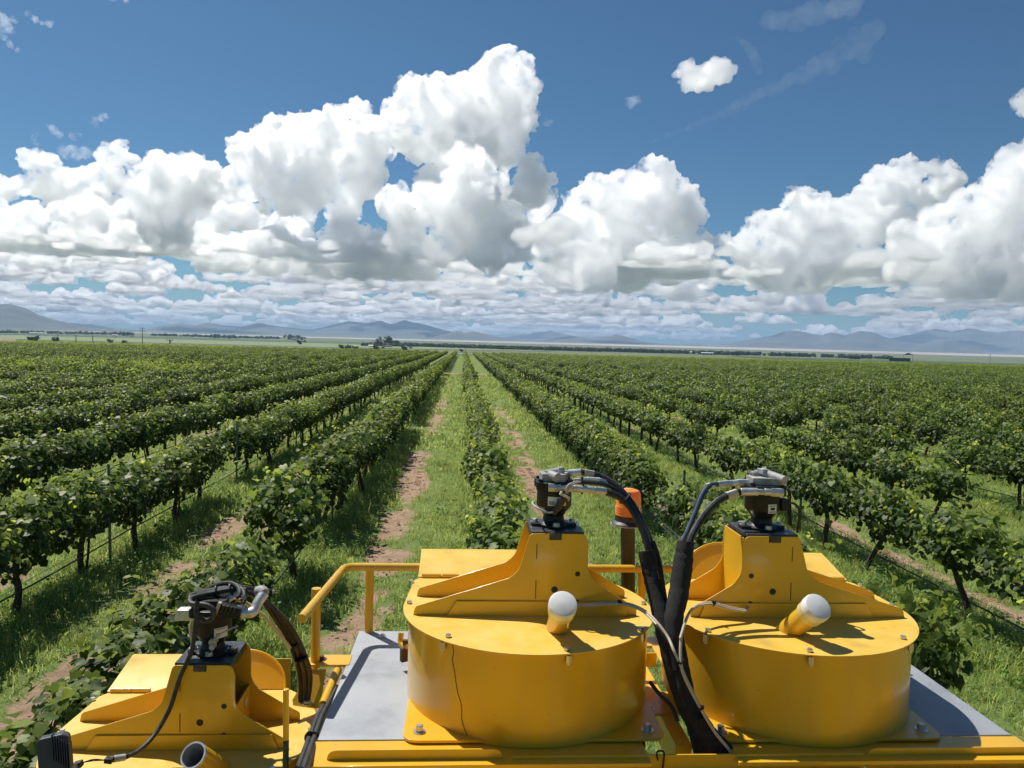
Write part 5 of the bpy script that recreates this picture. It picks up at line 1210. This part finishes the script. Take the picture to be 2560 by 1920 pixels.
# parked vehicles far off
def vehicle(px, py, label, mat, L_=5.2, van=False):
    p = hit(px, py); r = empty('parked_vehicle', p, (0, 0, .3), label, 'vehicle')
    if van: b = MB(); b.prism(fillet([(-L_ / 2, .4), (L_ / 2, .4), (L_ / 2, 1.2), (L_ / 2 - .9, 2.2), (-L_ / 2, 2.2)], .15, 3), lambda x, z: (x, -1, z), lambda x, z: (x, 1, z)); b.build('body', mat, r)
    else:
        b = MB(); b.prism(fillet([(-L_ / 2, .5), (L_ / 2, .5), (L_ / 2, 1.1), (.9, 1.15), (.4, 1.85), (-.8, 1.85), (-.95, 1.2), (-L_ / 2, 1.15)], .08, 3), lambda x, z: (x, -.95, z), lambda x, z: (x, .95, z)); b.build('body', mat, r)
    b = MB(); b.box((-.1 if not van else L_ / 2 - .75, 0, 1.55), (.9, 1.94, .4)); b.build('window', M['ink'], r)
    for x in (-L_ * .32, L_ * .32):
        for y in (-.85, .85): b = MB(); b.cyl((x, y - .12, .38), (x, y + .12, .38), .38, 14); b.build('wheel', M['tyre'], r)
wv, ov = fm('white_vehicle_paint', (.8, .8, .8), .4), fm('orange_vehicle_paint', (.5, .16, .04), .5)
vehicle(1216, 876, 'white pickup standing on the plain just right of the lane', wv)
vehicle(1360, 879, 'white van standing in front of the irrigation pipe', wv, 6, True)
vehicle(1548, 886, 'white van at the outer end of the irrigation pipe', wv, 6, True)
vehicle(2196, 900, 'orange farm truck left of the dark long barn', ov, 5.5)
vehicle(2528, 905, 'white van at the far right edge of the plain', wv, 6.5, True)
# ---------------------------------------------------------------- clouds: real billowing volumes, kilometres away and lit by the sun
def _ico(n):
    b = bmesh.new(); bmesh.ops.create_icosphere(b, subdivisions=n, radius=1); b.verts.ensure_lookup_table()
    v = np.array([x.co[:] for x in b.verts]); f = np.array([[y.index for y in x.verts] for x in b.faces]); b.free(); return v, f
ICO = {n: _ico(n) for n in (1, 2, 3)}
def cloud_mat(name, dens, scale, lo, hi, g=.78):
    """Scattering vapour whose density breaks up with a fractal noise fixed in the air."""
    m = bpy.data.materials.new(name); m.use_nodes = True; t = m.node_tree; t.nodes.clear()
    o = t.nodes.new('ShaderNodeOutputMaterial'); v = t.nodes.new('ShaderNodeVolumeScatter')
    v.inputs['Color'].default_value = (.966, .967, .973, 1); v.inputs['Anisotropy'].default_value = g
    ge = t.nodes.new('ShaderNodeNewGeometry'); nz = t.nodes.new('ShaderNodeTexNoise'); nz.inputs['Scale'].default_value = scale; nz.inputs['Detail'].default_value = 6.5; nz.inputs['Roughness'].default_value = .66
    t.links.new(ge.outputs['Position'], nz.inputs['Vector'])
    mr = t.nodes.new('ShaderNodeMapRange'); mr.inputs[1].default_value = lo; mr.inputs[2].default_value = hi; mr.inputs[3].default_value = 0; mr.inputs[4].default_value = dens
    t.links.new(nz.outputs['Fac'], mr.inputs[0]); t.links.new(mr.outputs[0], v.inputs['Density'])
    t.links.new(v.outputs[0], o.inputs['Volume']); return m
cy.volume_step_rate = 2.0
CM_ = {'thick': cloud_mat('cumulus', 1 / 30., 1 / 400., .42, .62), 'soft': cloud_mat('soft_cumulus', 1 / 45., 1 / 400., .41, .62), 'thin': cloud_mat('thin_cloud', 1 / 240., 1 / 210., .42, .66),
       'puff': cloud_mat('small_cumulus', 1 / 45., 1 / 230., .30, .66), 'wisp': cloud_mat('cirrus', 1 / 2600., 1 / 1100., .32, .72), 'far': cloud_mat('far_cumulus', 1 / 60., 1 / 620., .40, .60)}
def cloud_mesh(name, spheres, unit, seed, vox, disp, base=None, kids=(14, 7), flat=1.0):
    """spheres: (centre, radius) in metres; unit: metres per measured pixel. Budding spheres are merged to one skin and roughened."""
    rng = random.Random(seed); V = []; Fc = []; off = 0
    stack = [(Vector(c), r, 0) for c, r in spheres]
    while stack:
        c, r, lev = stack.pop(); v, f = ICO[3 if lev == 0 else 2 if lev == 1 else 1]
        V.append(v * r * np.array([1, 1, flat]) + np.array(c)); Fc.append(f + off); off += len(v)
        if lev >= 2: continue
        for _ in range(kids[lev]):
            d = Vector((rng.gauss(0, 1), rng.gauss(0, 1), rng.gauss(0, 1) + .35)).normalized(); rr = r * rng.uniform(.20, .44)
            if rr < vox * unit * .9: continue
            stack.append((c + Vector((d.x, d.y, d.z * flat)) * r * rng.uniform(.82, 1.02), rr, lev + 1))
    V = np.concatenate(V); Fc = np.concatenate(Fc)
    if base is not None:
        lo = V[:, 2] < base; V[lo, 2] = base + (V[lo, 2] - base) * .10
    me = np_mesh(name, V, Fc); o = link(name, me)
    md = o.modifiers.new('skin', 'REMESH'); md.mode = 'VOXEL'; md.voxel_size = vox * unit; md.use_smooth_shade = True
    for sc, st in disp:
        t = bpy.data.textures.new(name, 'CLOUDS'); t.noise_scale = sc * unit; t.noise_depth = 3
        md = o.modifiers.new('billow', 'DISPLACE'); md.texture = t; md.strength = st * unit; md.texture_coords = 'GLOBAL'; md.mid_level = .5
    dg = bpy.context.evaluated_depsgraph_get(); out = bpy.data.meshes.new_from_object(o.evaluated_get(dg)); out.name = name
    bpy.data.objects.remove(o); bpy.data.meshes.remove(me); out.materials.clear(); return out
DISP = ((30, 13), (12, 12), (5, 7))
def cloud(lobes, D, seed, label, mat='thick', vox=3.0, depth=.022, base=None, disp=DISP, kids=(18, 8), group=None, flat=1.0):
    rng = random.Random(seed); sp = []; unit = D / 1661.0
    for px, py, pr in lobes:
        d = raydir(*dpx(px, py)); q = D * (1 + rng.uniform(-1, 1) * depth); sp.append((CAM0 + d * q, pr / 1661.0 * q))
    bz = None
    if base is not None: bz = EYE + raydir(*dpx(*base)).z * D
    ctr = sum((s[0] for s in sp), Vector()) / len(sp)
    me = cloud_mesh('cloud', sp, unit, seed, vox, disp, bz, kids, flat)
    me.transform(Matrix.Translation(-ctr)); me.materials.append(CM_[mat])
    return tag(link('cloud', me, loc=ctr), label, 'cloud', group)

cloud([(1085, 138, 36), (1062, 168, 42), (1128, 152, 30), (1142, 190, 22), (1100, 215, 62), (1066, 245, 72), (1136, 262, 26), (1000, 245, 68), (950, 225, 54), (905, 208, 40), (872, 197, 20), (930, 190, 22), (985, 190, 26), (1020, 300, 70), (960, 300, 66), (1090, 320, 46), (880, 275, 56), (842, 238, 20),
       (772, 250, 30), (742, 272, 44), (695, 278, 38), (650, 284, 36), (604, 292, 40), (577, 285, 20), (540, 325, 36), (513, 335, 20), (562, 345, 52), (640, 335, 62), (720, 345, 66), (800, 300, 52), (782, 375, 56), (690, 385, 56), (600, 395, 56), (540, 390, 42), (500, 400, 36), (930, 400, 40), (740, 440, 40), (650, 430, 36)],
      21500, 1, 'huge towering white cumulus with stepped left shoulder rising highest in the middle of the sky')
cloud([(1020, 375, 54), (1068, 410, 36), (985, 402, 32), (1040, 430, 44), (1000, 470, 62), (1075, 490, 54), (1000, 520, 46), (1118, 512, 38), (1060, 540, 46), (950, 540, 40), (920, 440, 40), (880, 480, 46), (850, 440, 40), (860, 520, 30)],
      18500, 2, 'round bright puff with dark grey underside in front of the towering cumulus', 'soft')
cloud([(1148, 360, 26), (1146, 395, 36), (1190, 388, 14), (1165, 420, 30), (1120, 430, 34)], 20500, 33, 'small ragged grey cloud just right of the round bright puff', 'soft', vox=2.2)
cloud([(1421, 356, 20), (1400, 363, 24), (1441, 374, 22), (1380, 388, 30), (1340, 394, 24), (1310, 402, 24), (1270, 422, 26), (1238, 432, 20), (1300, 440, 48), (1370, 440, 58), (1440, 420, 42), (1476, 396, 12), (1490, 420, 20), (1506, 440, 15), (1500, 470, 23), (1460, 470, 48), (1400, 500, 58), (1320, 500, 58), (1250, 490, 46), (1480, 525, 38), (1440, 560, 56), (1360, 580, 56), (1270, 580, 56), (1200, 565, 46), (1180, 440, 22), (1152, 430, 22), (1160, 470, 32), (1180, 520, 40)],
      24000, 3, 'broad dome-shaped cumulus standing right of the tallest cloud', base=(1330, 632))
cloud([(1280, 572, 50), (1322, 545, 30), (1240, 590, 34), (1300, 600, 34)], 16300, 4, 'bright puff in front of the dome-shaped cumulus', 'soft')
cloud([(1200, 500, 32), (1160, 505, 22), (1232, 497, 20), (1130, 512, 22)], 15500, 5, 'small dark grey cloudlet before the left flank of the dome-shaped cumulus', 'soft', vox=2.4)
cloud([(1740, 430, 22), (1720, 425, 22), (1762, 440, 22), (1710, 442, 20), (1784, 432, 16), (1640, 490, 27), (1620, 512, 25), (1680, 490, 38), (1740, 480, 48), (1800, 480, 46), (1850, 445, 26), (1600, 545, 24), (1640, 560, 48), (1700, 560, 56), (1760, 580, 56), (1820, 560, 46), (1660, 600, 36), (1720, 600, 40), (1880, 490, 40), (1800, 520, 50), (1560, 520, 20), (1530, 525, 15), (1860, 560, 40)],
      22500, 6, 'wide heaped cumulus in the right half below the turret cloud', base=(1740, 632))
cloud([(1950, 382, 37), (1920, 402, 42), (1900, 425, 42), (1992, 366, 17), (2022, 360, 18), (2050, 371, 22), (2060, 387, 19), (2030, 412, 36), (1960, 435, 42), (1884, 388, 18), (1860, 440, 30), (1930, 480, 46), (1870, 470, 40)], 23500, 7, 'white turret cloud with knobbly crown left of the right-hand bank')
cloud([(2215, 330, 30), (2180, 340, 27), (2170, 382, 38), (2140, 412, 33), (2110, 424, 28), (2074, 432, 22), (2200, 420, 56), (2120, 462, 46), (2030, 482, 42), (2100, 520, 70), (2180, 510, 70), (2010, 560, 56), (2100, 600, 66), (2190, 590, 66), (2250, 450, 80), (2260, 560, 80), (1960, 560, 46), (1950, 510, 36)],
      20000, 8, 'massive cloud bank with grey base cut by the right edge of the view', base=(2100, 645))
cloud([(350, 382, 46), (340, 352, 20), (372, 356, 22), (422, 357, 24), (446, 380, 32), (438, 412, 36), (400, 402, 52), (330, 402, 36), (380, 450, 52), (340, 490, 42), (380, 515, 34), (310, 380, 26), (300, 420, 34)],
      17500, 9, 'grey-flanked cumulus with lumpy top at the left middle distance', 'soft')
cloud([(75, 348, 30), (110, 352, 20), (46, 400, 26), (10, 412, 28), (100, 400, 40), (170, 395, 40), (242, 342, 30), (257, 317, 18), (280, 345, 20), (228, 382, 42), (300, 420, 40), (200, 430, 40), (130, 430, 36), (270, 450, 40), (-30, 400, 40)],
      22000, 10, 'soft spread white cloud with a small peak high at the left', 'soft', flat=.8)
cloud([(20, 490, 42), (60, 478, 42), (120, 480, 34), (190, 462, 44), (280, 480, 44), (60, 530, 40), (-20, 520, 50), (170, 535, 48), (250, 545, 42), (110, 540, 40), (320, 540, 36)],
      20500, 11, 'low grey-based cloud bank reaching in from the left edge', 'soft', base=(130, 545))
cloud([(740, 490, 32), (720, 512, 28), (770, 522, 38), (822, 532, 36), (862, 522, 26), (800, 565, 56), (872, 580, 46), (710, 560, 46), (840, 560, 40), (920, 585, 30)], 21000, 12, 'heaped cloud with straight grey base under the towering cumulus', base=(800, 602))
cloud([(640, 522, 42), (650, 475, 26), (620, 490, 22), (580, 555, 46), (500, 565, 40), (600, 500, 34), (540, 540, 34), (450, 560, 34), (660, 560, 40), (420, 530, 34)], 24000, 13, 'bank of merging cumulus between the left grey cloud and the straight-based heap', base=(560, 590))
cloud([(470, 470, 38), (520, 470, 34), (560, 490, 30), (440, 500, 30), (480, 520, 30)], 26000, 34, 'pale cloud showing through the gap behind the left grey cumulus', 'soft')
cloud([(1482, 152, 20), (1492, 176, 20), (1520, 172, 25), (1560, 157, 24), (1540, 150, 22), (1512, 186, 15), (1584, 150, 9), (1462, 160, 9), (1530, 185, 14)], 12000, 14, 'lone oval white puff high in the blue at upper right', 'puff', vox=1.5, disp=((22, 10), (9, 7), (4, 4)))
cloud([(2212, 216, 20), (2230, 230, 22), (2200, 222, 11), (2240, 200, 20)], 12000, 15, 'small puff cut by the right edge of the view', 'puff', vox=1.5)
cloud([(1184, 265, 8), (1178, 268, 6), (1190, 262, 5)], 20000, 16, 'tiny fleck of cloud just right of the tallest tower', 'thin', vox=1.2, disp=((8, 5), (4, 3)))
for k, (lob, lab) in enumerate((([(265, -8, 14), (240, -10, 12), (290, -10, 10)], 'small white fragment touching the top edge of the sky'),
                                ([(-4, 40, 16), (12, 58, 14), (4, 76, 10), (22, 95, 9), (38, 108, 6), (30, 42, 8)], 'torn white fragment at the upper left edge'),
                                ([(62, 32, 6), (76, 42, 7), (92, 50, 7), (108, 52, 8)], 'thin streak fragment beside the torn upper left cloud'),
                                ([(118, 282, 11), (128, 292, 8), (110, 276, 7)], 'small wisp above the left cloud bank'), ([(158, 295, 9), (168, 292, 6)], 'flat little wisp right of the small wisp above the left bank'), ([(204, 262, 9), (220, 254, 9), (230, 252, 5)], 'isolated thin wisp in the blue upper left of centre'),
                                ([(1362, 222, 11), (1376, 218, 9), (1390, 220, 6)], 'faint wisp below and left of the lone oval puff'), ([(75, 300, 7), (78, 288, 6), (80, 310, 5)], 'faint upright wisp left of the small wisps'), ([(160, 328, 16), (140, 330, 14), (185, 330, 14)], 'faint flat veil below the small wisps on the left'))):
    cloud(lob, 16000, 40 + k, lab, 'thin', vox=1.3, disp=((16, 12), (7, 8), (3, 4)), kids=(9, 4))
# thin ice cloud streaks, upper right
def streak(pts, D, rad, seed, label, wob=1.0):
    rng = random.Random(seed); sp = []; unit = D / 1661.0
    P_ = [Vector((x, y, r)) for x, y, r in pts]; Q = spline(P_, 16)
    for q in Q:
        for _ in range(2):
            d = raydir(*dpx(q.x + rng.gauss(0, .35) * q.z, q.y + rng.gauss(0, .22) * q.z)); sp.append((CAM0 + d * D * (1 + rng.uniform(-.01, .01)), q.z * rng.uniform(.6, .8) * unit))
    ctr = sum((s[0] for s in sp), Vector()) / len(sp)
    me = cloud_mesh('cloud', sp, unit, seed, 2.4, ((40, 14 * wob), (16, 8 * wob)), kids=(0, 0)); me.transform(Matrix.Translation(-ctr)); me.materials.append(CM_['wisp'])
    return tag(link('cloud', me, loc=ctr), label, 'cloud')
streak([(1385, 318, 4), (1450, 290, 7), (1530, 258, 9), (1600, 225, 13), (1660, 195, 17), (1740, 160, 22), (1830, 110, 26), (1890, 70, 28)], 26000, 1, 61, 'long thin streak of ice cloud slanting up to the right')
streak([(1600, 85, 9), (1620, 110, 11), (1630, 135, 11), (1642, 155, 7)], 26000, 1, 62, 'hooked wisp beside the slanting streak')
streak([(1660, 45, 20), (1720, 40, 26), (1790, 25, 26), (1850, 5, 22)], 26000, 1, 63, 'faint veil of ice cloud at the top right')
# the low fields of cloud that run to the horizon
rg = np.random.default_rng(9); KITC = []
for k in range(12):
    sp = []; w = rg.uniform(900, 1600); nh = rg.integers(2, 5); hx = rg.uniform(-.6, .6, nh) * w; hh = rg.uniform(.25, .75, nh) * w * .8
    for j in range(rg.integers(16, 26)):
        q = rg.integers(0, nh); x = hx[q] + rg.normal(0, .22) * w; top = hh[q] * max(.1, 1 - abs(x - hx[q]) / w * 1.6)
        sp.append((Vector((x, rg.normal(0, .22) * w, top * rg.random())), rg.uniform(.09, .20) * w))
    for j in range(8): sp.append((Vector((rg.normal(0, .5) * w, rg.normal(0, .25) * w, rg.uniform(0, 60))), rg.uniform(.12, .22) * w))
    me = cloud_mesh('low_cloud', sp, 20, 900 + k, 2.7, ((16, 7), (7, 5), (4, 3)), 0.0, (9, 4), .8); me.materials.append(CM_['far']); KITC.append(me)
n_low = 258
for k in range(n_low):
    f = (k + rg.random()) / n_low; D = 20500 + 125000 * f ** 1.55; az = math.radians(-40 + 84 * rg.random())
    lab, grp = (('flat-based cumulus in the nearest of the low cloud fields', 'nearest low cumulus field') if D < 36000 else ('small cumulus in the middle of the low cloud fields', 'middle low cumulus field') if D < 62000 else ('tiny cumulus in the farthest cloud field just over the mountains', 'farthest low cumulus field'))
    zb = 2080 + rg.normal(0, 90) - D * D / 1.45e7; s0 = rg.uniform(.75, 1.45) * (.85 + 1.9 * f)
    p = Vector((math.sin(az) * D, math.cos(az) * D, zb))
    tag(link('cloud', KITC[k % 12], loc=p, rot=(0, 0, rg.uniform(0, 6.28)), scale=(s0 * rg.uniform(.9, 1.6), s0 * rg.uniform(.9, 1.3), s0 * rg.uniform(.7, 1.15))), lab, 'cloud', grp)
print('cloud polys', sum(len(o.data.polygons) for o in COL.objects if o.name.startswith('cloud')), [len(m.polygons) for m in KITC])
print('script time', time.time() - T0)
